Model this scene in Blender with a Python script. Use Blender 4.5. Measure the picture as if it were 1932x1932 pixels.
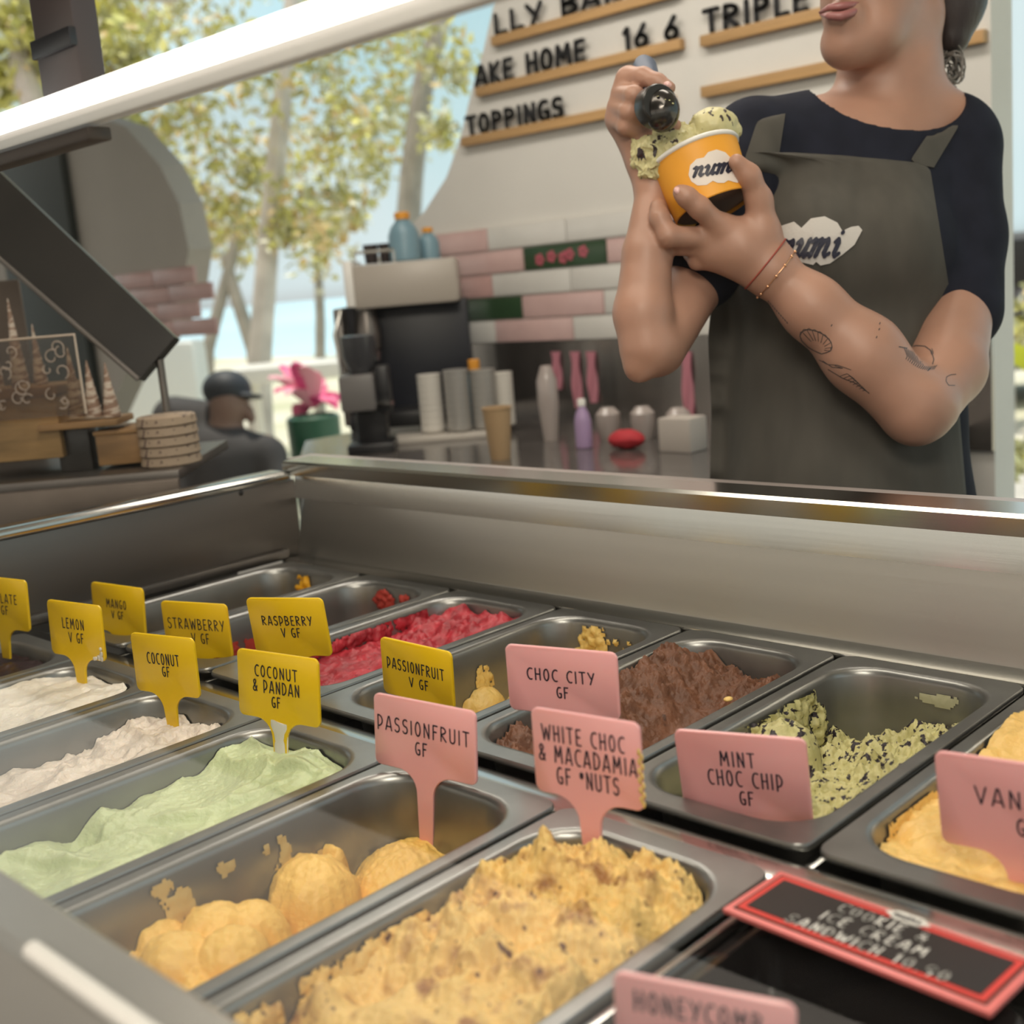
import bpy, bmesh, math, random
import numpy as np
from mathutils import Vector, Matrix, noise
from mathutils.bvhtree import BVHTree
random.seed(7); rng = np.random.default_rng(7)
for o in list(bpy.data.objects): bpy.data.objects.remove(o)
SC = bpy.context.scene; COL = SC.collection
PI = math.pi

# ------------------------------------------------------------------ camera
# world: X along the display cabinet, Y from customer to server, Z up, z = 0 on top of the pans
FPX = 2310.24
CAMP = np.array([1.27978, -0.63628, 0.37411])
RM = np.array([[0.71742712, 0.69163349, -0.0833153], [0.07116613, -0.19173563, -0.97886303], [-0.69298897, 0.69633366, -0.18677722]])
cam = bpy.data.cameras.new('camera'); camo = bpy.data.objects.new('camera', cam); COL.objects.link(camo)
cam.sensor_width = 36.0; cam.lens = 36.0 * FPX / 1932.0
camo.matrix_world = Matrix(((RM[0][0], -RM[1][0], -RM[2][0], CAMP[0]), (RM[0][1], -RM[1][1], -RM[2][1], CAMP[1]), (RM[0][2], -RM[1][2], -RM[2][2], CAMP[2]), (0, 0, 0, 1)))
cam.clip_start = 0.02; cam.clip_end = 400
cam.dof.use_dof = True; cam.dof.focus_distance = 1.13; cam.dof.aperture_fstop = 5.7
SC.camera = camo
RT, UP, FW = RM[0], -RM[1], RM[2]

# ------------------------------------------------------------------ sky, sun, lamps, exposure
SC.view_settings.view_transform = 'Standard'; SC.view_settings.look = 'None'
SC.view_settings.gamma = 1.0; SC.view_settings.exposure = 0.0; SC.view_settings.use_curve_mapping = False
try:
    SC.cycles.use_denoising = True; SC.cycles.caustics_reflective = False; SC.cycles.caustics_refractive = False
    SC.cycles.sample_clamp_indirect = 4.0; SC.cycles.transparent_max_bounces = 16
except Exception: pass
W = bpy.data.worlds.new('sky'); SC.world = W; W.use_nodes = True
nt = W.node_tree; nt.nodes.clear()
wo = nt.nodes.new('ShaderNodeOutputWorld'); bg = nt.nodes.new('ShaderNodeBackground')
tc = nt.nodes.new('ShaderNodeTexCoord'); sx = nt.nodes.new('ShaderNodeSeparateXYZ')
rp = nt.nodes.new('ShaderNodeValToRGB'); nz = nt.nodes.new('ShaderNodeTexNoise'); mx = nt.nodes.new('ShaderNodeMixRGB')
mp = nt.nodes.new('ShaderNodeMapRange')
nt.links.new(tc.outputs['Generated'], sx.inputs[0]); nt.links.new(sx.outputs['Z'], mp.inputs[0])
mp.inputs[1].default_value = -1; mp.inputs[2].default_value = 1
nt.links.new(mp.outputs[0], rp.inputs[0])
for i, (p, c) in enumerate([(0.0, (.16, .15, .12)), (.495, (.20, .19, .16)), (.505, (.66, .88, .92)), (.56, (.60, .86, .90)), (.7, (.58, .82, .92)), (1.0, (.40, .62, .9))]):
    e = rp.color_ramp.elements[i] if i < 2 else rp.color_ramp.elements.new(p)
    e.position = p; e.color = (*c, 1)
nz.inputs['Scale'].default_value = 3.0; nz.inputs['Detail'].default_value = 4.0
nt.links.new(tc.outputs['Generated'], nz.inputs['Vector'])
cr = nt.nodes.new('ShaderNodeValToRGB'); cr.color_ramp.elements[0].position = .46; cr.color_ramp.elements[1].position = .66
nt.links.new(nz.outputs[0], cr.inputs[0]); nt.links.new(cr.outputs[0], mx.inputs[0])
nt.links.new(rp.outputs[0], mx.inputs[1]); mx.inputs[2].default_value = (.93, .97, .97, 1)
mxf = nt.nodes.new('ShaderNodeMath'); mxf.operation = 'MULTIPLY'; mxf.inputs[1].default_value = .55
nt.links.new(cr.outputs[0], mxf.inputs[0]); nt.links.new(mxf.outputs[0], mx.inputs[0])
ym = nt.nodes.new('ShaderNodeMapRange'); ym.inputs[1].default_value = .15; ym.inputs[2].default_value = -.7; ym.inputs[3].default_value = 0; ym.inputs[4].default_value = 1
nt.links.new(sx.outputs['Y'], ym.inputs[0])
wm_ = nt.nodes.new('ShaderNodeMixRGB'); wm_.inputs[2].default_value = (1.25, 1.10, .93, 1); nt.links.new(mx.outputs[0], wm_.inputs[1])    # sky brightened and warmed on the customer side to light the sign fronts
up_ = nt.nodes.new('ShaderNodeMapRange'); up_.inputs[1].default_value = -.02; up_.inputs[2].default_value = .06; nt.links.new(sx.outputs['Z'], up_.inputs[0])
ml_ = nt.nodes.new('ShaderNodeMath'); ml_.operation = 'MULTIPLY'; nt.links.new(ym.outputs[0], ml_.inputs[0]); nt.links.new(up_.outputs[0], ml_.inputs[1]); nt.links.new(ml_.outputs[0], wm_.inputs[0])
nt.links.new(wm_.outputs[0], bg.inputs[0]); bg.inputs[1].default_value = 1.0; nt.links.new(bg.outputs[0], wo.inputs[0])

def lamp(name, kind, loc, target, energy, color=(1, 1, 1), size=1.0, size_y=None):
    l = bpy.data.lights.new(name, kind); o = bpy.data.objects.new(name, l); COL.objects.link(o)
    l.energy = energy; l.color = color; o.location = loc
    d = Vector(target) - Vector(loc); o.rotation_euler = d.to_track_quat('-Z', 'Y').to_euler()
    if kind == 'AREA':
        l.shape = 'RECTANGLE'; l.size = size; l.size_y = size_y or size
    return o
sun = lamp('sun', 'SUN', (-3, 4, 9), (-2.1, 3.2, 0), 4.5, (1, .93, .8)); sun.data.angle = .02
lamp('fill_lamp_service', 'AREA', (-.3, 1.05, 1.5), (-.3, 1.25, 0), 17, (1, .91, .81), 1.8, .3)  # unseen fill light added to brighten the service side
lamp('fill_lamp_customer', 'AREA', (.5, -.05, 1.5), (.5, .1, 0), 15, (1, .90, .76), 1.8, .35)  # unseen fill light added above the pans
lamp('fill_lamp_signs', 'AREA', (1.5, -1.1, 1.42), (.35, 0, 0), 30, (1, .90, .76), .8, .5)  # unseen fill light added to brighten the sign fronts

# ------------------------------------------------------------------ helpers: pixel rays to world points (1932 frame)
def px(u, v, d):
    return CAMP + d * (RT * ((u - 966) / FPX) - UP * ((v - 966) / FPX) + FW)
def at(u, v, X=None, Y=None, Z=None):
    r = px(u, v, 1.0) - CAMP
    i, val = (0, X) if X is not None else ((1, Y) if Y is not None else (2, Z))
    return CAMP + r * ((val - CAMP[i]) / r[i])
def depth(p): return float((np.asarray(p) - CAMP) @ FW)

# ------------------------------------------------------------------ helpers: meshes
class MB:
    def __init__(s): s.V = []; s.F = []
    def add(s, V, F):
        n = len(s.V); s.V += [tuple(map(float, v)) for v in V]; s.F += [tuple(i + n for i in f) for f in F]; return s
    def box(s, c, size, bev=0.0, rz=0.0, seg=2):
        bm = bmesh.new(); bmesh.ops.create_cube(bm, size=1.0)
        bmesh.ops.scale(bm, vec=size, verts=bm.verts)
        if bev > 0: bmesh.ops.bevel(bm, geom=bm.edges[:], offset=bev, segments=seg, affect='EDGES', profile=.6)
        if rz: bmesh.ops.rotate(bm, cent=(0, 0, 0), matrix=Matrix.Rotation(rz, 3, 'Z'), verts=bm.verts)
        bmesh.ops.translate(bm, vec=c, verts=bm.verts)
        bm.verts.index_update()
        s.add([v.co for v in bm.verts], [[v.index for v in f.verts] for f in bm.faces]); bm.free(); return s
    def obox(s, c, ax, ay, az, size, bev=0.0):
        bm = bmesh.new(); bmesh.ops.create_cube(bm, size=1.0); bmesh.ops.scale(bm, vec=size, verts=bm.verts)
        if bev > 0: bmesh.ops.bevel(bm, geom=bm.edges[:], offset=bev, segments=2, affect='EDGES', profile=.6)
        A = np.array([ax, ay, az]).T; c = np.asarray(c, float)
        bm.verts.index_update()
        s.add([c + A @ np.array(v.co) for v in bm.verts], [[v.index for v in f.verts] for f in bm.faces]); bm.free(); return s
    def lathe(s, prof, c=(0, 0, 0), axis=(0, 0, 1), n=32, caps=True):
        az = np.array(axis, float); az /= np.linalg.norm(az)
        ax = np.cross(az, [0, 1, 0] if abs(az[1]) < .9 else [1, 0, 0]); ax /= np.linalg.norm(ax); ay = np.cross(az, ax)
        c = np.asarray(c, float); V = []; F = []
        for r, z in prof:
            for k in range(n):
                a = 2 * PI * k / n; V.append(c + az * z + (ax * math.cos(a) + ay * math.sin(a)) * max(r, 1e-5))
        for j in range(len(prof) - 1):
            for k in range(n):
                k2 = (k + 1) % n; F.append((j * n + k, j * n + k2, (j + 1) * n + k2, (j + 1) * n + k))
        if caps: F.append(tuple(range(n - 1, -1, -1))); F.append(tuple((len(prof) - 1) * n + k for k in range(n)))
        return s.add(V, F)
    def tube(s, pts, r, n=10):
        pts = [np.asarray(p, float) for p in pts]; m = len(pts); rr = r if hasattr(r, '__len__') else [r] * m
        V = []; F = []; prev = None
        for i, p in enumerate(pts):
            t = pts[min(i + 1, m - 1)] - pts[max(i - 1, 0)]; t /= (np.linalg.norm(t) + 1e-12)
            if prev is None:
                a = np.cross(t, [0, 0, 1] if abs(t[2]) < .9 else [1, 0, 0])
            else: a = prev - t * (prev @ t)
            a /= np.linalg.norm(a); prev = a; b = np.cross(t, a)
            for k in range(n):
                an = 2 * PI * k / n; V.append(p + (a * math.cos(an) + b * math.sin(an)) * rr[i])
        for i in range(m - 1):
            for k in range(n):
                k2 = (k + 1) % n; F.append((i * n + k, i * n + k2, (i + 1) * n + k2, (i + 1) * n + k))
        F.append(tuple(range(n - 1, -1, -1))); F.append(tuple((m - 1) * n + k for k in range(n)))
        return s.add(V, F)
    def prism(s, outline, o, ax, ay, az, th):
        o = np.asarray(o, float); ax = np.asarray(ax, float); ay = np.asarray(ay, float); az = np.asarray(az, float)
        n = len(outline); V = [o + ax * x + ay * y for x, y in outline] + [o + ax * x + ay * y + az * th for x, y in outline]
        F = [tuple(range(n - 1, -1, -1)), tuple(range(n, 2 * n))] + [(k, (k + 1) % n, n + (k + 1) % n, n + k) for k in range(n)]
        return s.add(V, F)
    def loft(s, rings, cap0=True, cap1=True):
        n = len(rings[0]); V = [p for r in rings for p in r]; F = []
        for j in range(len(rings) - 1):
            for k in range(n):
                k2 = (k + 1) % n; F.append((j * n + k, j * n + k2, (j + 1) * n + k2, (j + 1) * n + k))
        if cap0: F.append(tuple(range(n - 1, -1, -1)))
        if cap1: F.append(tuple((len(rings) - 1) * n + k for k in range(n)))
        return s.add(V, F)
    def ball(s, c, r, n=16):
        r = np.array(r if hasattr(r, '__len__') else (r, r, r), float); V = []; F = []
        m = n // 2
        for j in range(m + 1):
            th = PI * j / m
            for k in range(n):
                a = 2 * PI * k / n; V.append(np.asarray(c) + r * np.array([math.sin(th) * math.cos(a), math.sin(th) * math.sin(a), math.cos(th)]))
        for j in range(m):
            for k in range(n):
                k2 = (k + 1) % n; F.append((j * n + k, (j + 1) * n + k, (j + 1) * n + k2, j * n + k2))
        return s.add(V, F)

WL = {}          # world location of each built object
def link(o, parent, loc):
    COL.objects.link(o); pl = np.zeros(3)
    if parent is not None: o.parent = parent; pl = WL[parent.name]
    o.location = tuple(np.asarray(loc, float) - pl); WL[o.name] = np.asarray(loc, float); return o
def obj(name, mb, mat, parent=None, smooth=30, loc=None, kind=None, label=None):
    V = np.array(mb.V if isinstance(mb, MB) else mb[0], dtype=float).reshape(-1, 3); F = mb.F if isinstance(mb, MB) else mb[1]
    if loc is None:
        loc = np.array([(V[:, 0].min() + V[:, 0].max()) / 2, (V[:, 1].min() + V[:, 1].max()) / 2, V[:, 2].min()])
    me = bpy.data.meshes.new(name)
    me.from_pydata((V - loc).tolist(), [], F if isinstance(F, list) else F.tolist()); me.update()
    bm = bmesh.new(); bm.from_mesh(me)
    if len(bm.faces) < 60000: bmesh.ops.recalc_face_normals(bm, faces=bm.faces[:])
    bm.to_mesh(me); bm.free()
    if mat is not None:
        for m in (mat if isinstance(mat, (list, tuple)) else [mat]): me.materials.append(m)
    if smooth:
        me.polygons.foreach_set('use_smooth', [True] * len(me.polygons))
        if smooth < 180:
            try: me.set_sharp_from_angle(angle=math.radians(smooth))
            except Exception: pass
    o = bpy.data.objects.new(name, me); link(o, parent, loc)
    if kind: o['kind'] = kind
    if label: o['label'] = label
    return o
def empty(name, loc, label=None, cat=None, group=None):
    o = bpy.data.objects.new(name, None); o.empty_display_size = .03; link(o, None, loc)
    if label: tag(o, label, cat, group)
    return o
def tag(o, label, cat, group=None, kind=None):
    o['label'] = label; o['category'] = cat
    if group: o['group'] = group
    if kind: o['kind'] = kind
    return o

# ------------------------------------------------------------------ helpers: materials
def pmat(name, color, rough=.5, metal=0.0, spec=.5, var=0.0, vscale=8.0, bump=0.0, bscale=60.0, sss=0.0, sub=None, coat=0.0, stretch=None, emis=None, bdist=.002, vcol=None):
    m = bpy.data.materials.new(name); m.use_nodes = True; t = m.node_tree; b = t.nodes['Principled BSDF']
    b.inputs['Base Color'].default_value = (*color, 1); b.inputs['Roughness'].default_value = rough; b.inputs['Metallic'].default_value = metal
    b.inputs['Specular IOR Level'].default_value = spec
    if coat: b.inputs['Coat Weight'].default_value = coat; b.inputs['Coat Roughness'].default_value = .08
    if sss:
        b.inputs['Subsurface Weight'].default_value = sss; b.inputs['Subsurface Radius'].default_value = sub or (.01, .006, .003); b.inputs['Subsurface Scale'].default_value = 1.0
    if emis: b.inputs['Emission Color'].default_value = (*color, 1); b.inputs['Emission Strength'].default_value = emis
    co = t.nodes.new('ShaderNodeTexCoord'); vec = co.outputs['Object']
    if stretch:
        mpn = t.nodes.new('ShaderNodeMapping'); mpn.inputs['Scale'].default_value = stretch; t.links.new(vec, mpn.inputs[0]); vec = mpn.outputs[0]
    if var:
        n = t.nodes.new('ShaderNodeTexNoise'); n.inputs['Scale'].default_value = vscale; n.inputs['Detail'].default_value = 5
        t.links.new(vec, n.inputs['Vector']); r = t.nodes.new('ShaderNodeValToRGB'); t.links.new(n.outputs[0], r.inputs[0])
        c2 = vcol or tuple(x * (1 - var) for x in color)
        r.color_ramp.elements[0].position = .35; r.color_ramp.elements[1].position = .65
        r.color_ramp.elements[0].color = (*c2, 1); r.color_ramp.elements[1].color = (*[min(1, x * (1 + var * .3)) for x in color], 1)
        t.links.new(r.outputs[0], b.inputs['Base Color'])
    if bump:
        n2 = t.nodes.new('ShaderNodeTexNoise'); n2.inputs['Scale'].default_value = bscale; n2.inputs['Detail'].default_value = 6
        t.links.new(vec, n2.inputs['Vector']); bp = t.nodes.new('ShaderNodeBump'); bp.inputs['Strength'].default_value = bump; bp.inputs['Distance'].default_value = bdist
        t.links.new(n2.outputs[0], bp.inputs['Height']); t.links.new(bp.outputs[0], b.inputs['Normal'])
    return m
def flecks(m, scale, thr, color, stretch=(1, 1, 1), soft=.03):
    """speckles of another ingredient mixed through a material"""
    t = m.node_tree; b = t.nodes['Principled BSDF']; co = t.nodes.new('ShaderNodeTexCoord'); mpn = t.nodes.new('ShaderNodeMapping'); mpn.inputs['Scale'].default_value = stretch
    t.links.new(co.outputs['Object'], mpn.inputs[0]); n = t.nodes.new('ShaderNodeTexNoise'); n.inputs['Scale'].default_value = scale; n.inputs['Detail'].default_value = 3
    t.links.new(mpn.outputs[0], n.inputs['Vector']); r = t.nodes.new('ShaderNodeValToRGB'); r.color_ramp.elements[0].position = thr; r.color_ramp.elements[1].position = thr + soft
    t.links.new(n.outputs[0], r.inputs[0]); mix = t.nodes.new('ShaderNodeMixRGB'); t.links.new(r.outputs[0], mix.inputs[0])
    lk = b.inputs['Base Color'].links
    if lk: t.links.new(lk[0].from_socket, mix.inputs[1])
    else: mix.inputs[1].default_value = b.inputs['Base Color'].default_value
    mix.inputs[2].default_value = (*color, 1); t.links.new(mix.outputs[0], b.inputs['Base Color']); return m
def glassmat(name, tint=(1, 1, 1), ior=1.45, gain=1.0, rough=0.0):
    m = bpy.data.materials.new(name); m.use_nodes = True; t = m.node_tree; t.nodes.clear()
    o = t.nodes.new('ShaderNodeOutputMaterial'); mix = t.nodes.new('ShaderNodeMixShader'); f = t.nodes.new('ShaderNodeLayerWeight'); f.inputs['Blend'].default_value = .5
    tr = t.nodes.new('ShaderNodeBsdfTransparent'); tr.inputs[0].default_value = (*tint, 1); g = t.nodes.new('ShaderNodeBsdfGlossy'); g.inputs['Roughness'].default_value = rough
    p = t.nodes.new('ShaderNodeMath'); p.operation = 'POWER'; p.inputs[1].default_value = 5.0; t.links.new(f.outputs['Facing'], p.inputs[0])
    k = t.nodes.new('ShaderNodeMath'); k.operation = 'MULTIPLY_ADD'; k.inputs[1].default_value = .9; k.inputs[2].default_value = ((ior - 1) / (ior + 1)) ** 2 * gain; k.use_clamp = True
    t.links.new(p.outputs[0], k.inputs[0]); t.links.new(k.outputs[0], mix.inputs[0]); t.links.new(tr.outputs[0], mix.inputs[1]); t.links.new(g.outputs[0], mix.inputs[2]); t.links.new(mix.outputs[0], o.inputs[0])
    return m

M = {}
M['wall'] = pmat('white_wall_paint', (.66, .64, .60), .8, var=.05, vscale=3, bump=.05, bscale=300)
M['steel'] = pmat('brushed_steel', (.50, .49, .46), .34, 1.0, var=.25, vscale=6, bump=.12, bscale=220, stretch=(.02, 1, 1), bdist=.0004)
M['steel_dark'] = pmat('dull_steel', (.22, .20, .185), .38, .9, var=.3, vscale=5, bump=.08, bscale=120, stretch=(1, .05, 1), bdist=.0004)
M['steel_shine'] = pmat('polished_steel', (.62, .61, .58), .18, 1.0, bump=.05, bscale=200, stretch=(.02, 1, 1), bdist=.0004)
M['pan'] = pmat('satin_pan_metal', (.30, .30, .29), .33, .85, var=.15, vscale=20, bump=.04, bscale=90, bdist=.0005)
M['rail'] = pmat('grey_rail_metal', (.40, .385, .36), .3, .6, var=.12, vscale=6)
M['black'] = pmat('black_plastic', (.012, .012, .014), .35)
M['blackgloss'] = pmat('black_gloss', (.018, .016, .016), .08, coat=.3)
M['ink'] = pmat('marker_ink', (.012, .012, .03), .45)
M['yellow'] = pmat('yellow_acrylic', (.86, .56, .008), .3, sss=.15, sub=(.004, .003, .001), var=.04, vscale=5)
M['pink'] = pmat('pink_acrylic', (.93, .47, .48), .28, sss=.2, sub=(.006, .002, .002), var=.04, vscale=5)
M['glass'] = glassmat('clear_glass', (.985, .99, .985), 1.45, 1.0)
M['glass_edge'] = pmat('glass_edge', (.55, .6, .57), .15)
M['wood'] = pmat('ledge_wood', (.52, .31, .13), .55, var=.3, vscale=6, stretch=(.3, 4, 4))
M['led'] = pmat('lit_tube', (1, .99, .96), .4, emis=2.2)
M['white'] = pmat('white_plastic', (.78, .76, .72), .35)
M['tape'] = pmat('paper_tape', (.72, .69, .64), .6, bump=.2, bscale=90)
# ------------------------------------------------------------------ structure: kiosk shell and grounds
FZ = -0.95
WY = 1.80
def struct(name, mb, mat, **k):
    o = obj(name, mb, mat, kind='structure', **k); return o
struct('floor', MB().box((.2, .35, FZ - .05), (7.0, 4.0, .1)), pmat('floor_concrete', (.22, .2, .18), .6, var=.2, vscale=4), smooth=0)
struct('ceiling', MB().box((.2, 1.03, 1.62), (7.0, 2.46, .08)), pmat('ceiling_paint', (.62, .58, .52), .8, var=.04), smooth=0)
struct('sky_blocker', MB().prism([(-.22, 1.66), (-.22, 1.58), (-2.9, 1.30), (-2.9, 1.36)], (-9, 0, 0), (0, 1, 0), (0, 0, 1), (1, 0, 0), 13.0), pmat('sky_blocker_fabric', (.10, .09, .085), .8), smooth=0)  # unseen dark canopy added to keep sky reflections off the front glass
# back wall: right part carries the menu, its ragged left edge bounds an opening added for reflected trees
def wall_poly(pts): return [tuple(at(u, v, Y=WY)[[0, 2]]) for u, v in pts]
right_edge = wall_poly([(690, 800), (668, 640), (672, 520), (735, 465), (800, 400), (842, 335), (868, 262), (890, 170), (912, 95), (938, -20)])
xr = 0.25
poly = [(xr, -.05 + .0), ] + [(xr, 1.58)] + [(right_edge[-1][0], 1.58)] + right_edge[::-1] + [(right_edge[0][0], -.05)]
struct('wall_back', MB().prism(poly, (0, WY, 0), (1, 0, 0), (0, 0, 1), (0, 1, 0), .10), M['wall'], smooth=0)
struct('wall_back_base', MB().prism([(xr, FZ), (xr, -.05), (-1.37, -.05), (-1.37, -.50), (-4.6, -.50), (-4.6, FZ)], (0, WY, 0), (1, 0, 0), (0, 0, 1), (0, 1, 0), .10), M['wall'], smooth=0)
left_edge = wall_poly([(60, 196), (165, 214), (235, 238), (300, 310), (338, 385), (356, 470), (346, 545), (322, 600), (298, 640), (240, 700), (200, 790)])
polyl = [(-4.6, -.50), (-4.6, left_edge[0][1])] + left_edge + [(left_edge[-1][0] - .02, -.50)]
struct('wall_left', MB().prism(polyl, (0, WY, 0), (1, 0, 0), (0, 0, 1), (0, 1, 0), .10), pmat('shaded_wall_paint', (.40, .37, .33), .8, var=.06, vscale=3), smooth=0)  # same wall as the back, its shade put into a darker colour
a0, a1 = at(48, 300, Y=WY - .03), at(115, 300, Y=WY - .03)
dt_ = at(70, 212, Y=WY - .03)[2]
struct('door_1', MB().box((a1[0] - .32, WY - .02, (dt_ - .5) / 2), (.64, .035, dt_ + .5), .004), pmat('dark_green_door', (.012, .02, .018), .5))

# tiled band: rows of long tiles in pink, white and green
tp = pmat('pink_tile', (.62, .43, .41), .22, var=.10, vscale=9); tw = pmat('white_tile', (.66, .645, .61), .2, var=.04, vscale=9); tg = pmat('green_tile', (.035, .075, .035), .25, var=.2, vscale=9)
tpd = pmat('rose_tile', (.52, .33, .31), .22, var=.12, vscale=9)
def zrow(k): return .515 - k * .0625
TL, TH = .287, .0625
cols = ['pwwpwwpw', 'dpgpwpwp', 'dwwwpwpw', 'pgpwpwwp', 'wpwwpwpw']
mbs = {'p': MB(), 'w': MB(), 'g': MB(), 'd': MB()}
struct('trim_1', MB().box((-.62, WY - .003, (zrow(0) + zrow(5)) / 2), (1.74, .006, zrow(0) - zrow(5))), pmat('grout', (.50, .47, .43), .9), smooth=0)
for r in range(5):
    x0 = at([930, 995, 932, 985, 930][r], 500, Y=WY)[0] - TL * (2 if r % 2 else 1)
    for k in range(8):
        xa, xb = max(-1.49, x0 + k * TL), min(.25, x0 + (k + 1) * TL)
        if xb - xa < .03: continue
        ch = cols[r][k]
        mbs[ch].box(((xa + xb) / 2, WY - .009, zrow(r) - TH / 2), (xb - xa - .004, .010, TH - .004), .0015)
for n, (ch, m) in enumerate([('p', tp), ('w', tw), ('g', tg), ('d', tpd)]): struct('trim_%d' % (n + 2), mbs[ch], m)
mb = MB(); gq = [at(u, v, Y=WY - .015) for u, v in ((1018, 490), (1040, 484), (1062, 486), (1074, 480), (1100, 474))]
for k, p in enumerate(gq):
    for a in range(5): mb.box((p[0] + .010 * math.cos(a * 1.26), WY - .0148, p[2] + .010 * math.sin(a * 1.26)), (.011, .002, .011), .0008)
struct('trim_8', mb, pmat('pink_flower_print', (.48, .10, .14), .4))
# left part of the same tile band
mb = MB()
for r in range(4):
    for k in range(3):
        x = -3.35 + k * .29 + (r % 2) * .1
        mb.box((x, WY - .008, zrow(r) - TH / 2), (.285, .012, TH - .004), .0015)
struct('trim_6', mb, tpd)
# cable trough of steel under the tiles
struct('trim_7', MB().box((-.62, WY - .006, (zrow(5) - .05) / 2), (1.74, .012, zrow(5) + .05)), pmat('dark_splashback_steel', (.30, .27, .25), .25, .9, var=.3, vscale=5, stretch=(3, 1, .4)), smooth=0)

# outdoors
struct('street', MB().box((0, -10.5, FZ - .12), (60, 16, .1)), pmat('mottled_paving', (.22, .215, .19), .85, var=.75, vscale=.9), smooth=0)  # unseen paving added, mottled to vary what the cabinet steel reflects
gm = pmat('grass_and_sand', (.62, .58, .48), .9, var=.3, vscale=.6, vcol=(.45, .45, .30))
struct('ground', MB().box((-20, 9.5, FZ - .12), (160, 15, .1)), gm, smooth=0)
struct('terrain_sea', MB().box((-60, 168, FZ - .25), (500, 305, .1)), pmat('pale_sea', (.50, .72, .82), .35, var=.15, vscale=.05), smooth=0)
# ------------------------------------------------------------------ gelato display cabinet
P_ = .178; XL, XR = -.208, 1.42
cab = empty('display_cabinet', (.57, 0, FZ), 'stainless steel gelato display cabinet with glass front holding two rows of pans', 'display cabinet')
cab_body = MB().box(((XL + XR) / 2, -.02, (FZ - .16) / 2), (XR - XL + .03, 1.02, -FZ - .16), .01)
obj('base', cab_body, M['steel_dark'], cab)
fr = MB()
fr.box((.61, -.021, -.022), (1.62, .032, .030), .006)                      # bar between the two rows
fr.box((.61, .384, -.008), (1.62, .040, .016), .006)                       # back ledge
for i in range(-1, 8):
    fr.box((i * P_ - .003, .18, -.022), (.010, .37, .022), .002); fr.box((i * P_ - .003, -.22, -.022), (.010, .37, .022), .002)
obj('pan_frame', fr, M['steel_shine'], cab)
well = MB(); well.box((.61, -.02, -.15), (1.60, .82, .02)); obj('well_floor', well, M['steel_dark'], cab)
obj('back_panel', MB().prism([(.402, -.004), (.420, .0835), (.43, .0835), (.43, -.004)], (XL, 0, 0), (0, 1, 0), (0, 0, 1), (1, 0, 0), XR - XL), M['steel'], cab)
obj('back_band', MB().prism([(.4065, .0832), (.4115, .1185), (.436, .1185), (.436, .0832)], (XL, 0, 0), (0, 1, 0), (0, 0, 1), (1, 0, 0), XR - XL), M['steel_shine'], cab)
obj('back_rim', MB().prism([(.400, .1185), (.3995, .135), (.403, .1385), (.452, .1385), (.452, .112), (.44, .112), (.44, .1185)], (XL - .012, 0, 0), (0, 1, 0), (0, 0, 1), (1, 0, 0), XR - XL), M['steel_shine'], cab)
obj('server_ledge', MB().box((.57, .476, .122), (1.70, .048, .020), .002), pmat('ledge_tile', (.42, .36, .34), .35, var=.2, vscale=3), cab)
obj('server_front', MB().box((.57, .475, -.40), (1.70, .02, 1.02)), M['steel_dark'], cab)
ep = MB().box((XL - .004, -.01, .053), (.008, .84, .116), .002)
obj('end_panel', ep, M['steel_dark'], cab)
obj('bolt', MB().ball(at(455, 930, X=XL), (.002, .004, .004), 12), M['black'], cab, smooth=180)
ert = MB(); ert.tube([(XL - .002, -.43, .118), (XL - .002, .398, .118)], .0065, 12); ert.box((XL - .020, -.02, .121), (.028, .83, .010), .003)
obj('end_rim', ert, M['steel_shine'], cab)
lg = MB().box((XL + .005, -.02, .006), (.010, .80, .012), .003); obj('end_ledge', lg, M['steel_dark'], cab)
obj('end_panel', MB().box((XR + .004, -.01, .053), (.008, .84, .116), .002), M['steel_dark'], cab)
# front rail that the camera looks over
obj('front_rail', MB().prism([(-.420, .02), (-.420, .104), (-.424, .108), (-.560, .082), (-.575, .07), (-.575, -.3), (-.55, -.3), (-.55, .02)], (XL, 0, 0), (0, 1, 0), (0, 0, 1), (1, 0, 0), XR - XL), M['rail'], cab)
obj('rail_highlight', MB().tube([(.775, -.4465, .1055), (XR, -.4465, .1055)], .0045, 12), M['white'], cab)  # white tube in place of the light streak reflected on the rail
# sloping front glass
gl = MB(); gy0, gz0, gy1, gz1 = -.452, .104, -.215, .505
gl.prism([(gy0, gz0), (gy1, gz1), (gy1 + .005, gz1 - .004), (gy0 + .005, gz0 - .004)], (XL, 0, 0), (0, 1, 0), (0, 0, 1), (1, 0, 0), XR - XL)
obj('front_glass', gl, M['glass'], cab, smooth=0)
# lit strip along the top of the glass
def tubeline(uv, Y, r, x0, x1, n=14):
    z = at(*uv, Y=Y)[2]; return z
zt = .5215; zl = .5075
LY = -.20
obj('light_tube', MB().tube([(XL, LY, zt), (XR, LY, zt)], .0072, 16), M['led'], cab)
obj('light_housing', MB().box(((XL + XR) / 2, LY + .003, zl), (XR - XL, .014, .0115), .003), pmat('white_housing', (.74, .71, .66), .3, emis=.12), cab)
x_b = at(172, 205, Y=LY)[0]
obj('light_bracket', MB().box(((XL - .02 + x_b) / 2, LY + .004, .4955), (x_b - XL + .02, .018, .0095), .002), pmat('dark_bracket', (.07, .05, .04), .4, .5), cab)
xa, xb = at(80, 100, Y=LY + .02)[0], at(158, 100, Y=LY + .02)[0]
post = MB().box(((xa + xb) / 2, LY + .025, .60), (xb - xa, .02, .14), .002); obj('post', post, pmat('brown_post', (.045, .032, .03), .3), cab)
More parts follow.
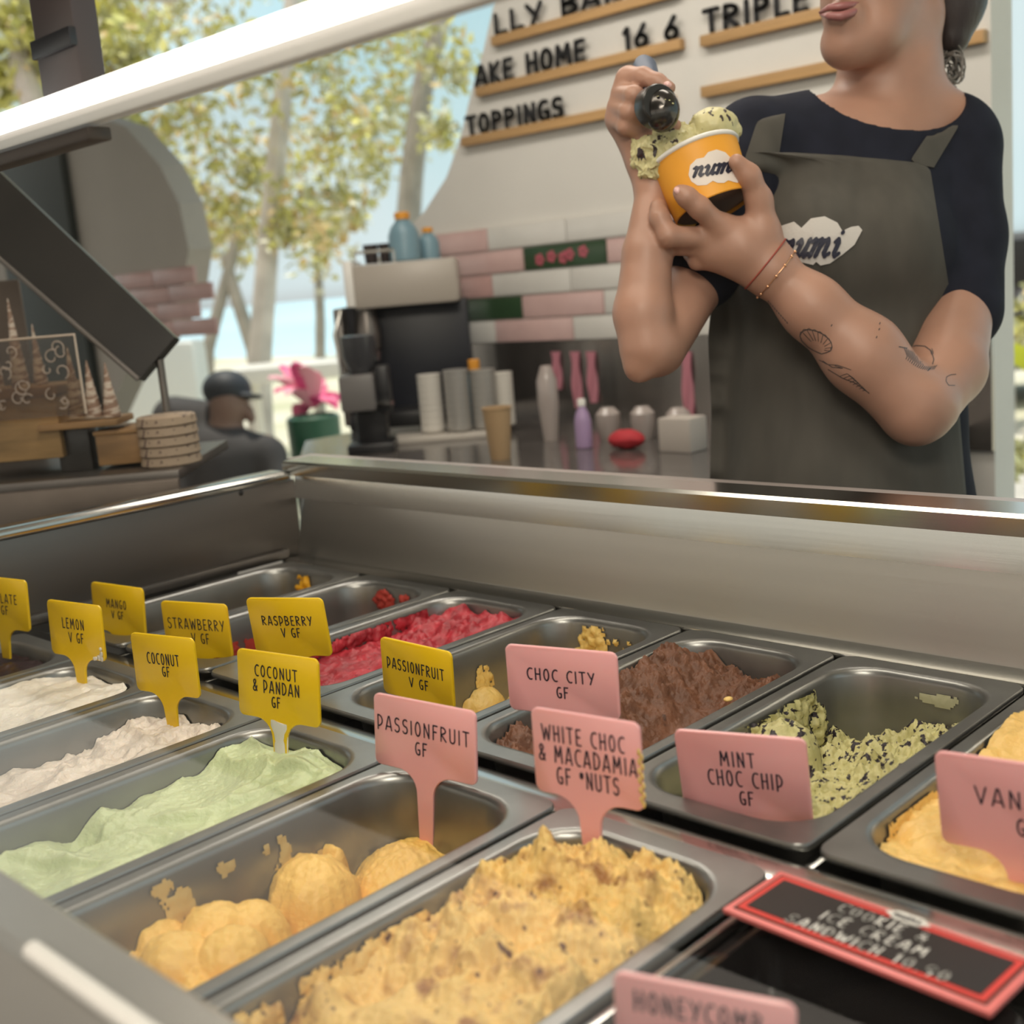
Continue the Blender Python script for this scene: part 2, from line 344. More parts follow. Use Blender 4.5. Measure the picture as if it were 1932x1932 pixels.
obj('post_band', MB().box(((xa + xb) / 2, LY + .014, .567), (xb - xa, .006, .013), .001), M['black'], cab)
# ------------------------------------------------------------------ hand lettering: strokes on a 0..1 high grid
def arc(cx, cy, rx, ry, a0, a1, n=9):
    return [(cx + rx * math.cos(math.radians(a0 + (a1 - a0) * i / (n - 1))), cy + ry * math.sin(math.radians(a0 + (a1 - a0) * i / (n - 1)))) for i in range(n)]
G = {
 'A': (.52, [[(0, 0), (.24, 1.0), (.32, 1.0), (.5, 0)], [(.06, .28), (.46, .24)]]),
 'B': (.46, [[(.03, 0), (.03, 1)], [(.03, 1)] + arc(.12, .76, .28, .24, 90, -90, 7) + [(.03, .52)] + arc(.12, .26, .33, .26, 90, -90, 7) + [(.03, 0)]]),
 'C': (.42, [arc(.3, .5, .28, .5, 60, 290, 12)]),
 'D': (.48, [[(.04, 0), (.04, 1)], [(.04, 1)] + arc(.1, .5, .36, .5, 90, -90, 9) + [(.04, 0)]]),
 'E': (.40, [[(.38, 1), (.06, 1), (.04, 0), (.38, 0)], [(.05, .52), (.32, .52)]]),
 'F': (.40, [[(.05, 0), (.06, 1), (.4, 1)], [(.05, .55), (.32, .54)]]),
 'G': (.46, [arc(.28, .5, .26, .5, 65, 300, 11) + [(.44, .4), (.26, .42)], [(.43, .42), (.43, .05)]]),
 'H': (.46, [[(.04, 0), (.04, 1)], [(.42, 0), (.42, 1)], [(.04, .5), (.42, .52)]]),
 'I': (.12, [[(.06, 0), (.06, 1)]]),
 'J': (.36, [[(.3, 1), (.3, .2)] + arc(.16, .18, .14, .18, 0, -160, 6)]),
 'K': (.46, [[(.05, 0), (.05, 1)], [(.42, 1), (.06, .45), (.44, 0)]]),
 'L': (.38, [[(.05, 1), (.05, 0), (.38, .02)]]),
 'M': (.62, [[(.03, 0), (.08, 1), (.3, .35), (.52, 1), (.58, 0)]]),
 'N': (.48, [[(.04, 0), (.05, 1), (.43, 0), (.44, 1)]]),
 'O': (.48, [arc(.24, .5, .2, .5, 90, 450, 17)]),
 'P': (.46, [[(.04, -.06), (.05, 1)], [(.05, 1)] + arc(.08, .6, .34, .4, 90, -90, 9) + [(.05, .2)]]),
 '^': (.44, [[(.05, 0), (.05, 1)], [(.05, 1)] + arc(.1, .74, .30, .26, 90, -90, 8) + [(.05, .48)]]),
 'R': (.48, [[(.04, 0), (.05, 1)], [(.05, 1)] + arc(.1, .76, .32, .24, 90, -90, 7) + [(.05, .5), (.44, 0)]]),
 'S': (.42, [arc(.23, .75, .19, .25, 40, 250, 8) + arc(.2, .25, .2, .27, 75, -150, 8)]),
 'T': (.46, [[(0, 1), (.46, 1)], [(.23, 1), (.24, 0)]]),
 'U': (.46, [[(.03, 1), (.04, .25)] + arc(.23, .22, .19, .22, 180, 360, 8) + [(.43, 1)]]),
 'V': (.50, [[(0, 1), (.25, 0), (.5, 1)]]),
 'W': (.70, [[(0, 1), (.17, 0), (.35, .8), (.53, 0), (.7, 1)]]),
 'Y': (.48, [[(0, 1), (.24, .5)], [(.48, 1), (.16, 0)]]),
 '&': (.46, [[(.46, .0), (.1, .72)] + arc(.22, .8, .13, .18, 200, -20, 8) + [(.05, .3)] + arc(.2, .2, .18, .2, 160, 330, 7) + [(.46, .42)]]),
 '*': (.26, [[(.13, .55), (.13, .95)], [(.0, .65), (.26, .85)], [(.0, .85), (.26, .65)]]),
 '.': (.14, [[(.06, 0), (.08, .03)]]), ' ': (.30, []),
 '0': (.46, [arc(.23, .5, .19, .5, 90, 450, 15)]), '1': (.24, [[(.02, .8), (.14, 1), (.14, 0)]]),
 '4': (.48, [[(.36, 0), (.36, 1), (.02, .3), (.48, .3)]]),
 '6': (.46, [[(.36, 1), (.12, .5)] + arc(.23, .27, .2, .27, 160, 520, 13)]),
 '9': (.46, [arc(.23, .73, .2, .27, 0, 360, 13) + [(.43, .73), (.3, 0)]]),
 'n': (.62, [[(0, .62), (.1, .72), (.2, .66), (.06, 0)], [(.1, .3), (.28, .66), (.42, .72), (.48, .58), (.38, .12), (.48, .0), (.6, .12)]]),
 'u': (.62, [[(0, .6), (.12, .72), (.2, .6), (.1, .14), (.2, 0), (.34, .1), (.46, .4)], [(.54, .72), (.42, .12), (.5, 0), (.62, .12)]]),
 'm': (.94, [[(0, .62), (.1, .72), (.2, .66), (.06, 0)], [(.1, .3), (.26, .66), (.38, .72), (.44, .58), (.32, 0)], [(.38, .32), (.54, .66), (.68, .72), (.74, .58), (.66, .12), (.76, 0), (.9, .12)]]),
 'i': (.34, [[(.04, .6), (.14, .72), (.2, .6), (.12, .12), (.2, 0), (.34, .12)], [(.24, .98), (.25, 1.0)]]),
}
def layout(text, gap=.16):
    x = 0; out = []
    for ch in text:
        w, st = G[ch]; out += [[(x + a, b) for a, b in s] for s in st]; x += w + gap
    return out, x - gap
def strokes2mesh(mb, strokes, place, wd, disc=6, contrast=0.0):
    """place(x, y) -> point and local axes are taken by finite steps; flat ribbons with round joints"""
    for s in strokes:
        for (a, b) in zip(s[:-1], s[1:]):
            d = np.array([b[0] - a[0], b[1] - a[1]]); L = np.linalg.norm(d)
            if L < 1e-9: continue
            n = np.array([-d[1], d[0]]) / L; w = wd * (1 - contrast * abs(d[0]) / L)
            mb.add([place(a[0] + n[0] * w, a[1] + n[1] * w), place(a[0] - n[0] * w, a[1] - n[1] * w), place(b[0] - n[0] * w, b[1] - n[1] * w), place(b[0] + n[0] * w, b[1] + n[1] * w)], [(0, 1, 2, 3)])
        for p in s:
            w = wd * (1 - contrast * .45)
            mb.add([place(p[0] + w * math.cos(2 * PI * k / disc), p[1] + w * math.sin(2 * PI * k / disc)) for k in range(disc)], [tuple(range(disc))])
    return mb
def textline(mb, text, o, ex, ey, cx, cy, width, h, wd, gap=.26, jit=0.0, contrast=0.0):
    """text centred on (cx, cy) of the plane o, ex, ey; width None keeps natural proportions"""
    st, tw = layout(text, gap); sx_ = (width / tw) if width else h
    rr = random.Random(sum(map(ord, text)))
    wl = wd / h
    k = sx_ / h
    st2 = [[(a * k, b + jit * rr.uniform(-1, 1)) for a, b in s] for s in st]
    def place(x, y): return o + ex * (cx + (x - tw * k / 2) * h) + ey * (cy + (y - .5) * h)
    return strokes2mesh(mb, st2, place, wl, contrast=contrast)
# ------------------------------------------------------------------ gelato pans
def rrect(hw, hl, r, n=7):
    pts = []
    for (sx_, sy_, a0) in ((1, 1, 0), (-1, 1, 90), (-1, -1, 180), (1, -1, 270)):
        for k in range(n):
            a = math.radians(a0 + 90 * k / (n - 1)); pts.append((sx_ * (hw - r) + r * math.cos(a), sy_ * (hl - r) + r * math.sin(a)))
    return pts
def halfw(z): return .0708 + z * .07
def halfl(z): return .1555 + z * .08
RC = .040
PROF = [(.0575, .1405, .03, -.121), (.0705, .1540, .040, -.030), (.0725, .1565, .04, -.006), (.0855, .1800, .012, -.0052), (.0862, .1808, .013, -.0035), (.0860, .1806, .013, -.0012), (.0852, .1798, .0125, 0), (.0770, .1640, .043, .0002), (.0752, .1610, .042, 0), (.0736, .1590, .041, -.0012), (.0724, .1574, .041, -.0034), (.0714, .1562, .0405, -.007), (.0690, .1535, .039, -.03), (.0640, .1475, .036, -.100), (.0600, .1430, .03, -.114), (.054, .137, .026, -.118)]
pan_mesh = None
ROWY = {'front': -.216, 'back': .181}
def pan(i, row, label, rz=0.0, dz=0.0):
    global pan_mesh
    c = (i * P_ + .0865, ROWY[row], dz)
    if pan_mesh is None:
        m = MB(); m.loft([[(x, y, z) for x, y in rrect(hw, hl, r)] for hw, hl, r, z in PROF])
        o = obj('gelato_pan', m, M['pan'], smooth=40, loc=np.zeros(3)); pan_mesh = o.data
    else:
        o = bpy.data.objects.new('gelato_pan', pan_mesh); COL.objects.link(o)
    o.location = c; o.rotation_euler = (0, 0, rz); WL[o.name] = np.array(c)
    tag(o, label, 'pan', 'metal gelato pans in the display cabinet'); return o
def fb(x, y, z, o=4, h=1.0, lac=2.0): return noise.fractal(Vector((x, y, z)), h, lac, o)
def gel(name, i, row, hf, mat, label, nx=64, ny=140, seed=0):
    cx, cy = i * P_ + .0865, ROWY[row]
    V = []; F = []
    for b in range(ny + 1):
        tb = -1 + 2 * b / ny
        for a in range(nx + 1):
            ta = -1 + 2 * a / nx
            y = tb * .156; hl0 = .156; cut = max(0, abs(y) - (hl0 - RC)); wmax = .071 - RC + math.sqrt(max(RC * RC - cut * cut, 0)) if cut > 0 else .071
            x = ta * wmax
            z = hf(x, y); z = max(z, -.112); zc = min(z, -.001)
            k = halfw(zc) / .071 * .994; k2 = halfl(zc) / .156 * .994
            V.append((cx + x * k, cy + y * k2, z))
    W_ = nx + 1
    for b in range(ny):
        for a in range(nx):
            F.append((b * W_ + a, b * W_ + a + 1, (b + 1) * W_ + a + 1, (b + 1) * W_ + a))
    o = obj(name, (V, F), mat, smooth=180); tag(o, label, 'gelato'); return o
def smear(parent, i, row, blobs, mat, wall='left', seed=1.0, thr=.0, thick=.003, name='smear'):
    """residue stuck to the inside of a pan wall"""
    cx, cy = i * P_ + .0865, ROWY[row]; mb = MB(); ny, nz_ = 150, 44
    y0, y1, z0, z1 = -.115, .115, -.095, -.006
    if wall == 'far': y0, y1 = -.05, .05; ny = 70
    H = np.full((ny + 1, nz_ + 1), -1.0)
    for a in range(ny + 1):
        y = y0 + (y1 - y0) * a / ny
        for b in range(nz_ + 1):
            z = z0 + (z1 - z0) * b / nz_
            h = -1
            for (by, bz, ry, rz) in blobs:
                d = ((y - by) / ry) ** 2 + ((z - bz) / rz) ** 2
                if d < 1.6: h = max(h, 1 - d + .9 * fb(y * 150 + seed, z * 150, seed, 3))
            H[a, b] = h - thr
    idx = {}
    def vid(a, b):
        if (a, b) not in idx:
            y = y0 + (y1 - y0) * a / ny; z = z0 + (z1 - z0) * b / nz_
            t = .0003 + thick * min(1, max(0, H[a, b])) + (.0006 if H[a, b] > 0 else 0) * fb(y * 600, z * 600, seed, 2)
            if wall == 'left': p = (cx - halfw(z) + t + .0002, cy + y, z)
            else: p = (cx + y, cy + halfl(z) - t - .0002, z)
            idx[(a, b)] = len(mb.V); mb.V.append(p)
        return idx[(a, b)]
    for a in range(ny):
        for b in range(nz_):
            if max(H[a, b], H[a + 1, b], H[a, b + 1], H[a + 1, b + 1]) > 0 and (H[a, b] + H[a + 1, b] + H[a, b + 1] + H[a + 1, b + 1]) > -.8:
                mb.F.append((vid(a, b), vid(a + 1, b), vid(a + 1, b + 1), vid(a, b + 1)))
    if mb.F: obj(name, mb, mat, parent, smooth=180, kind='stuff')

def smooth_h(seed, amp=.006, f=26, yaw=.5):
    """spatula strokes: soft folds with fine striation"""
    def h(x, y):
        wx = x + .02 * fb(x * 18, y * 18, seed, 2); wy = y + .02 * fb(x * 18 + 9, y * 18, seed, 2)
        u = wx * math.cos(yaw) + wy * math.sin(yaw); v = -wx * math.sin(yaw) + wy * math.cos(yaw)
        n = fb(u * f, v * f * .6, seed, 2); r = 1 - abs(noise.noise(Vector((u * f * .8 + 3, v * f * .8, seed + 7))))
        return amp * (n + .9 * r ** 4) + .0006 * fb(u * 60, v * 500, seed, 2) + .0008 * fb(x * 160, y * 160, seed, 3)
    return h
def crumb_h(seed, amp=.008, f=45, grain=.0012):
    def h(x, y):
        t = noise.turbulence(Vector((x * f, y * f, seed)), 5, False)
        return amp * (t - .6) * 1.3 + amp * .5 * fb(x * f * .4, y * f * .4, seed + 5, 2) + grain * fb(x * 420, y * 420, seed, 2) + grain * .8 * abs(fb(x * 190, y * 190, seed + 3, 2))
    return h
def lerp(t, pts):
    if t <= pts[0][0]: return pts[0][1]
    for (a, b), (c, d) in zip(pts[:-1], pts[1:]):
        if t <= c:
            k = (t - a) / (c - a); k = k * k * (3 - 2 * k); return b + (d - b) * k
    return pts[-1][1]
def dome(x, y, c, r, zc, ex=1.0):
    d2 = ((x - c[0]) / ex) ** 2 + (y - c[1]) ** 2
    return zc + math.sqrt(r * r - d2) if d2 < r * r else -1
def loc(i, row, u, v, z):
    p = at(u, v, Z=z); return (p[0] - i * P_ - .0865, p[1] - ROWY[row])

GM = {}
def gm(k, col, rough=.45, var=.10, vs=25, bump=.6, bs=240, sss=.22, **kw):
    GM[k] = pmat(k, col, rough, var=var, vscale=vs, bump=bump, bscale=bs, sss=sss, sub=(.006, .004, .0025), bdist=.0022, **kw); return GM[k]
gm('lemon_gelato', (.80, .74, .64), .32, var=.05); gm('coconut_gelato', (.78, .69, .60), .28, var=.06); gm('pandan_gelato', (.60, .68, .40), .30, var=.08)
gm('passionfruit_gelato', (.90, .57, .14), .45, var=.08); gm('white_choc_gelato', (.87, .60, .22), .5, var=.15, vs=40); gm('dark_sorbet', (.035, .014, .016), .25, var=.4)
gm('mango_sorbet', (.80, .42, .02), .4); gm('strawberry_sorbet', (.45, .05, .035), .4, var=.3); gm('raspberry_sorbet', (.46, .028, .045), .4, var=.35, vs=60)
gm('passionfruit_sorbet', (.80, .55, .17), .4, var=.15); gm('choc_gelato', (.175, .070, .034), .5, var=.3, vs=50); gm('mint_gelato', (.58, .54, .25), .45, var=.15); gm('vanilla_gelato', (.88, .58, .19), .4, var=.08)
flecks(GM['mint_gelato'], 140, .56, (.018, .010, .016), (1, .6, 1)); flecks(GM['white_choc_gelato'], 42, .53, (.36, .17, .06), soft=.16); flecks(GM['white_choc_gelato'], 120, .65, (.13, .055, .03), soft=.05)
flecks(GM['passionfruit_gelato'], 300, .74, (.5, .2, .03), soft=.04); flecks(GM['choc_gelato'], 60, .66, (.05, .02, .012), soft=.1)
flecks(GM['raspberry_sorbet'], 90, .62, (.2, .008, .02), soft=.1)

# front row
pan(-1, 'front', 'pan of dark chocolate sorbet at the far left end of the front row')
s1 = smooth_h(1.3, .005, 30)
gel('chocolate_sorbet', -1, 'front', lambda x, y: -.014 + s1(x, y), GM['dark_sorbet'], 'dark brown chocolate sorbet under the cut off yellow sign', 40, 100)
pan(0, 'front', 'pan of white lemon gelato in the front row')
s2 = smooth_h(2.7, .006, 24, .2); ln = (-.03, .115)
gel('lemon_gelato', 0, 'front', lambda x, y: -.014 + s2(x, y) + .006 * math.exp(-((y - .1) / .06) ** 2), GM['lemon_gelato'], 'smooth white lemon gelato below the LEMON sign', 60, 150)
pan(1, 'front', 'pan of cream white coconut gelato between the lemon and green pandan pans')
s3 = smooth_h(4.1, .0055, 30, .9); c3 = crumb_h(4.4, .004, 60)
gel('coconut_gelato', 1, 'front', lambda x, y: -.030 + s3(x, y) + .010 * lerp(y, [(.06, 0), (.12, 1)]) + c3(x, y) * lerp(y, [(.0, .2), (.08, 1)]), GM['coconut_gelato'], 'glossy off-white coconut gelato below the COCONUT sign', 70, 160)
pan(2, 'front', 'pan of pale green coconut and pandan gelato in the front row')
s4 = smooth_h(6.2, .0060, 26, .7); c4 = crumb_h(6.6, .004, 70)
def hp(x, y):
    z = lerp(y, [(-.155, -.022), (-.06, -.028), (0, -.026), (.08, -.022), (.12, -.008), (.155, -.014)]) + s4(x, y)
    d = math.hypot((x + .055) / .022, (y + .035) / .016); z -= .022 * math.exp(-d * d)
    d2 = math.hypot((x + .050) / .018, (y + .012) / .022); z += c4(x, y) * math.exp(-d2 * d2) + .006 * math.exp(-d2 * d2)
    for (a, b, yw, L) in ((-.01, .03, .8, .03), (.02, .075, 1.0, .03), (-.02, -.07, .5, .04), (.03, .115, .2, .03)):   # folds left by the spade
        u = (x - a) * math.cos(yw) + (y - b) * math.sin(yw); v = -(x - a) * math.sin(yw) + (y - b) * math.cos(yw)
        e = math.exp(-(u / L) ** 2); z += e * (.010 / (1 + math.exp(-v / .0009)) * math.exp(-max(v, 0) / .022))
    return z
gel('pandan_gelato', 2, 'front', hp, GM['pandan_gelato'], 'pale green coconut and pandan gelato with spatula folds', 110, 240)
pan(3, 'front', 'nearly emptied front row pan with scoops of yellow passionfruit gelato')
c5 = crumb_h(8.2, .0035, 60); s5 = smooth_h(8.8, .003, 40)
B5 = [(loc(3, 'front', 583, 1655, -.045), .0365, -.066), (loc(3, 'front', 768, 1600, -.050), .052, -.098), (loc(3, 'front', 395, 1730, -.035), .028, -.055), (loc(3, 'front', 320, 1790, -.035), .026, -.052), (loc(3, 'front', 470, 1725, -.040), .026, -.058), (loc(3, 'front', 285, 1755, -.04), .022, -.054), (loc(3, 'front', 430, 1780, -.035), .026, -.052)]
def hpf(x, y):
    z = lerp(y, [(-.155, -.040), (-.06, -.042), (.0, -.058), (.05, -.078), (.155, -.085)]) + c5(x, y) * 1.8
    for (c, r, zc) in B5:
        q = dome(x + .003 * fb(x * 70, y * 70, 3 + r * 900, 3), y + .003 * fb(x * 70, y * 70, 9 + r * 900, 3), c, r, zc); z = max(z, q + .0012 * fb(x * 150, y * 150, 2, 4) + .0022 * max(0, fb(x * 60, y * 60, 5, 3))) if q > -1 else z
    c, r, zc = B5[0]; d = math.hypot(x - c[0] + .006, y - c[1] + .012)     # lip of ice cream curling round the big scoop
    ang = math.atan2(y - c[1] + .012, x - c[0] + .006)
    if ang < -1.9 or ang > 1.5: z = max(z, -.031 + .003 * fb(x * 80, y * 80, 7, 3) - 330 * (d - .044) ** 2 - .006 * (min(abs(ang - 2.3), abs(ang + 3.98)) ** 2))
    c, r, zc = B5[1]; d = math.hypot(x - c[0], y - c[1])
    if d < r: z += .0018 * noise.turbulence(Vector((x * 120, y * 120, 1)), 4, False)
    return z
pf = gel('passionfruit_gelato', 3, 'front', hpf, GM['passionfruit_gelato'], 'scoops of yellow passionfruit gelato in the nearly emptied pan', 120, 260)
smear(pf, 3, 'front', [(-.045, -.035, .016, .022), (.045, -.035, .006, .028), (.03, -.02, .004, .006), (.036, -.045, .003, .018), (-.005, -.018, .009, .006), (-.055, -.012, .008, .006), (.07, -.048, .02, .012)], pmat('thin_passionfruit_smear', (.60, .44, .17), .4, var=.2), seed=2.2, thr=.45, thick=.0012)
pan(4, 'front', 'heaped pan of yellow white chocolate and macadamia gelato nearest the camera')
c6 = crumb_h(11.2, .011, 46, .0028); s6 = smooth_h(11.9, .003, 24)
def hw(x, y):
    heap = lerp(y, [(-.155, -.030), (-.11, -.022), (-.05, -.004), (.03, .009), (.10, .016), (.138, .012), (.155, -.006)])
    edge = max(0, abs(x) / .071 - .62) / .38
    z = heap + lerp(y, [(-.06, .25), (.01, 1)]) * c6(x, y) - .022 * edge ** 2 * lerp(y, [(-.05, .4), (.05, 1)])
    sc = math.exp(-((x - .012) / .04) ** 2 - ((y + .085) / .05) ** 2); z = z - .006 * sc
    for (a, b, r) in ((-.045, -.035, .020), (-.052, -.105, .022)): z -= .030 * math.exp(-(((x - a) / .018) ** 2 + ((y - b) / r) ** 2))
    for (a, b, r) in ((-.058, .0, .008), (-.05, .06, .007), (-.03, .1, .008), (.0, .12, .009), (-.052, -.07, .009), (.045, .11, .008), (-.02, .09, .01)): z += .013 * math.exp(-(((x - a) / r) ** 2 + ((y - b) / r) ** 2))
    return z
wc = gel('white_choc_gelato', 4, 'front', hw, GM['white_choc_gelato'], 'heaped yellow white chocolate macadamia gelato with brown nut crumbs', 150, 300)
smear(wc, 4, 'front', [(-.02, -.02, .03, .012), (-.06, -.025, .012, .02), (-.105, -.02, .02, .012), (.01, -.012, .02, .01)], GM['white_choc_gelato'], seed=5.2, thr=.1, thick=.004)

# back row
pan(-1, 'back', 'emptied mango pan with yellow remains, far left of the back row')
mg = gel('mango_sorbet', -1, 'back', lambda x, y: -.095 + .003 * fb(x * 40, y * 40, 1, 3), GM['mango_sorbet'], 'last yellow mango sorbet left in the far left back pan', 30, 70)
smear(mg, -1, 'back', [(-.016, -.034, .020, .024), (.024, -.026, .012, .010), (-.01, -.016, .009, .009)], GM['mango_sorbet'], 'far', 1.7, .15, .005)
pan(0, 'back', 'back row pan with red strawberry sorbet remains, behind the STRAWBERRY sign')
c7 = crumb_h(15.2, .007, 60)
st = gel('strawberry_sorbet', 0, 'back', lambda x, y: -.078 + c7(x, y) + .042 * math.exp(-((x + .0) / .03) ** 2 - ((y - .03) / .04) ** 2), GM['strawberry_sorbet'], 'low red strawberry sorbet left of the raspberry pan', 50, 110)
smear(st, 0, 'back', [(-.02, -.022, .02, .014), (.02, -.016, .010, .008)], GM['strawberry_sorbet'], 'far', 3.1, .1, .004)
smear(st, 0, 'back', [(.0, -.05, .05, .02), (-.06, -.05, .03, .02)], GM['strawberry_sorbet'], 'left', 3.7, .35, .001)
pan(1, 'back', 'back row pan filled with bright red raspberry sorbet')
c8 = crumb_h(17.2, .007, 55)
ra = gel('raspberry_sorbet', 1, 'back', lambda x, y: lerp(y, [(-.155, -.030), (.0, -.018), (.06, -.020), (.10, -.008), (.155, -.008)]) + c8(x, y) * lerp(y, [(-.05, .35), (.08, .9)]), GM['raspberry_sorbet'], 'bright red raspberry sorbet right of the RASPBERRY sign', 80, 170)
smear(ra, 1, 'back', [(.09, -.012, .03, .012), (.0, -.014, .05, .008), (-.06, -.014, .03, .008), (.04, -.018, .015, .016)], GM['raspberry_sorbet'], 'left', 4.4, .1, .004)
pan(2, 'back', 'back row pan of low passionfruit sorbet between the raspberry and chocolate pans')
c9 = crumb_h(19.2, .006, 40)
B9 = [(loc(2, 'back', 905, 1312, -.055), .026, -.070), (loc(2, 'back', 1110, 1222, -.06), .024, -.074), (loc(2, 'back', 1150, 1222, -.065), .030, -.085), (loc(2, 'back', 860, 1310, -.05), .018, -.062)]
def h9(x, y):
    z = -.066 + c9(x, y) + .012 * lerp(y, [(.03, 0), (.09, 1)])
    for c, r, zc in B9: z = max(z, dome(x, y, c, r, zc) + .002 * fb(x * 120, y * 120, 1, 4))
    return z
p9 = gel('passionfruit_sorbet', 2, 'back', h9, GM['passionfruit_sorbet'], 'low pale yellow passionfruit sorbet behind the CHOC CITY sign', 70, 150)
smear(p9, 2, 'back', [(-.02, -.024, .020, .018), (.012, -.020, .004, .004), (.024, -.026, .003, .003), (.03, -.018, .003, .003), (-.035, -.04, .012, .015)], GM['passionfruit_sorbet'], 'far', 5.2, .1, .004)
smear(p9, 2, 'back', [(.03, -.04, .012, .016), (-.07, -.02, .010, .008), (-.055, -.015, .005, .005)], GM['passionfruit_sorbet'], 'left', 6.2, .3, .003)
pan(3, 'back', 'back row pan of brown chocolate gelato with a scooped hollow')
c10 = crumb_h(21.2, .008, 60, .0022); s10 = smooth_h(21.9, .003, 30)
def h10(x, y):
    edge = abs(x) / .071
    z = -.020 + .020 * lerp(-x, [(-.02, 0), (.06, 1)]) + lerp(y, [(-.155, -.012), (-.06, -.012), (.05, 0), (.11, .004), (.155, -.004)])
    hol = math.exp(-((x - .008) / .035) ** 2 - ((y - .02) / .07) ** 2); z -= .022 * hol
    return z + c10(x, y) * (1 - .8 * hol) + s10(x, y) * .5
ch = gel('choc_gelato', 3, 'back', h10, GM['choc_gelato'], 'crumbly brown chocolate gelato right of the CHOC CITY sign', 110, 220)
smear(ch, 3, 'back', [(.1, -.008, .05, .01), (.05, -.008, .03, .008)], GM['choc_gelato'], 'left', 7.2, .1, .003)
pan(4, 'back', 'back row pan of mint gelato with dark chocolate flakes')
c11 = crumb_h(23.2, .012, 38, .0020)
def h11(x, y):
    z = lerp(y, [(-.155, -.020), (-.08, -.024), (-.02, -.032), (.05, -.030), (.11, -.034), (.155, -.042)]) + .012 * lerp(x, [(-.06, -1), (.05, .8)])
    z += c11(x, y); z = max(z, dome(x, y, (-.050, .012), .030, -.034) + .003 * fb(x * 90, y * 90, 2, 3)); return z
mi = gel('mint_gelato', 4, 'back', h11, GM['mint_gelato'], 'light green mint gelato speckled with dark chocolate', 130, 240)
smear(mi, 4, 'back', [(.02, -.018, .03, .016), (.065, -.020, .022, .020), (.085, -.012, .014, .014), (.045, -.045, .04, .02), (.10, -.04, .012, .02)], GM['mint_gelato'], 'left', 8.2, .05, .006)
smear(mi, 4, 'back', [(.02, -.018, .02, .006)], pmat('thin_mint_smear', (.42, .41, .27), .4), 'far', 9.3, .3, .0006)
pan(5, 'back', 'back row pan of yellow vanilla gelato, cut by the right picture edge')
c12 = crumb_h(25.2, .004, 45); s12 = smooth_h(25.9, .005, 30)
va = gel('vanilla_gelato', 5, 'back', lambda x, y: -.014 + s12(x, y) + c12(x, y) * .6 + .016 * math.exp(-((x - .0) / .05) ** 2 - ((y + .04) / .03) ** 2) + .018 * math.exp(-((y - .09) / .05) ** 2), GM['vanilla_gelato'], 'smooth yellow vanilla gelato behind the VANILLA sign', 80, 160)
smear(va, 5, 'back', [(-.07, -.02, .05, .02), (-.02, -.02, .04, .016)], GM['vanilla_gelato'], 'left', 9.9, .35, .001)
# stray drops on the flanges
dr = MB()
dp = at(1374, 1319, Z=.001); dr.ball(dp, (.004, .005, .002), 10); o = obj('ice_cream_drop', dr, GM['vanilla_gelato'], smooth=180); tag(o, 'tiny pale drop of ice cream on the rim of the chocolate pan', 'drop')

# black lidded compartment in front of the vanilla pan
lid = empty('black_lid', (5 * P_ + .0865, -.236, -.014), 'glossy black lid over the compartment beside the heaped yellow pan', 'lid')
LZ = -.010
lm = MB(); lm.loft([[(lid.location.x + x, -.236 + y, LZ + z) for x, y in rrect(hw_, hl_, .014)] for hw_, hl_, z in ((.070, .150, -.05), (.0810, .165, -.012), (.0810, .165, -.003), (.079, .162, 0), (.070, .150, 0), (.066, .146, -.030))])
obj('cover', lm, M['blackgloss'], lid, smooth=30)
obj('rim_strip', MB().box((5 * P_ + .0035, -.236, LZ + .003), (.005, .32, .009), .0015), M['steel_shine'], lid)
# ------------------------------------------------------------------ flavour signs
SW, SH, ST = .092, .061, .003
def sign_outline(w, h, L):
    r = .0055; hw_, hh = w / 2, h / 2; f = .018; sw = .0078; sb = .0064
    pts = []
    pts += [(hw_ - r + r * math.cos(a), hh - r + r * math.sin(a)) for a in np.linspace(0, PI / 2, 6)]
    pts += [(-hw_ + r + r * math.cos(a), hh - r + r * math.sin(a)) for a in np.linspace(PI / 2, PI, 6)]
    pts += [(-hw_ + r + r * math.cos(a), -hh + r + r * math.sin(a)) for a in np.linspace(PI, 1.5 * PI, 6)]
    pts += [(-sw - f + f * math.cos(a), -hh - f + f * math.sin(a)) for a in np.linspace(PI / 2, 0, 8)]
    pts += [(-sb, -hh - L), (sb, -hh - L)]
    pts += [(sw + f - f * math.cos(a), -hh - f + f * math.sin(a)) for a in np.linspace(0, PI / 2, 8)]
    pts += [(hw_ - r + r * math.cos(a), -hh + r + r * math.sin(a)) for a in np.linspace(1.5 * PI, 2 * PI, 6)]
    return pts
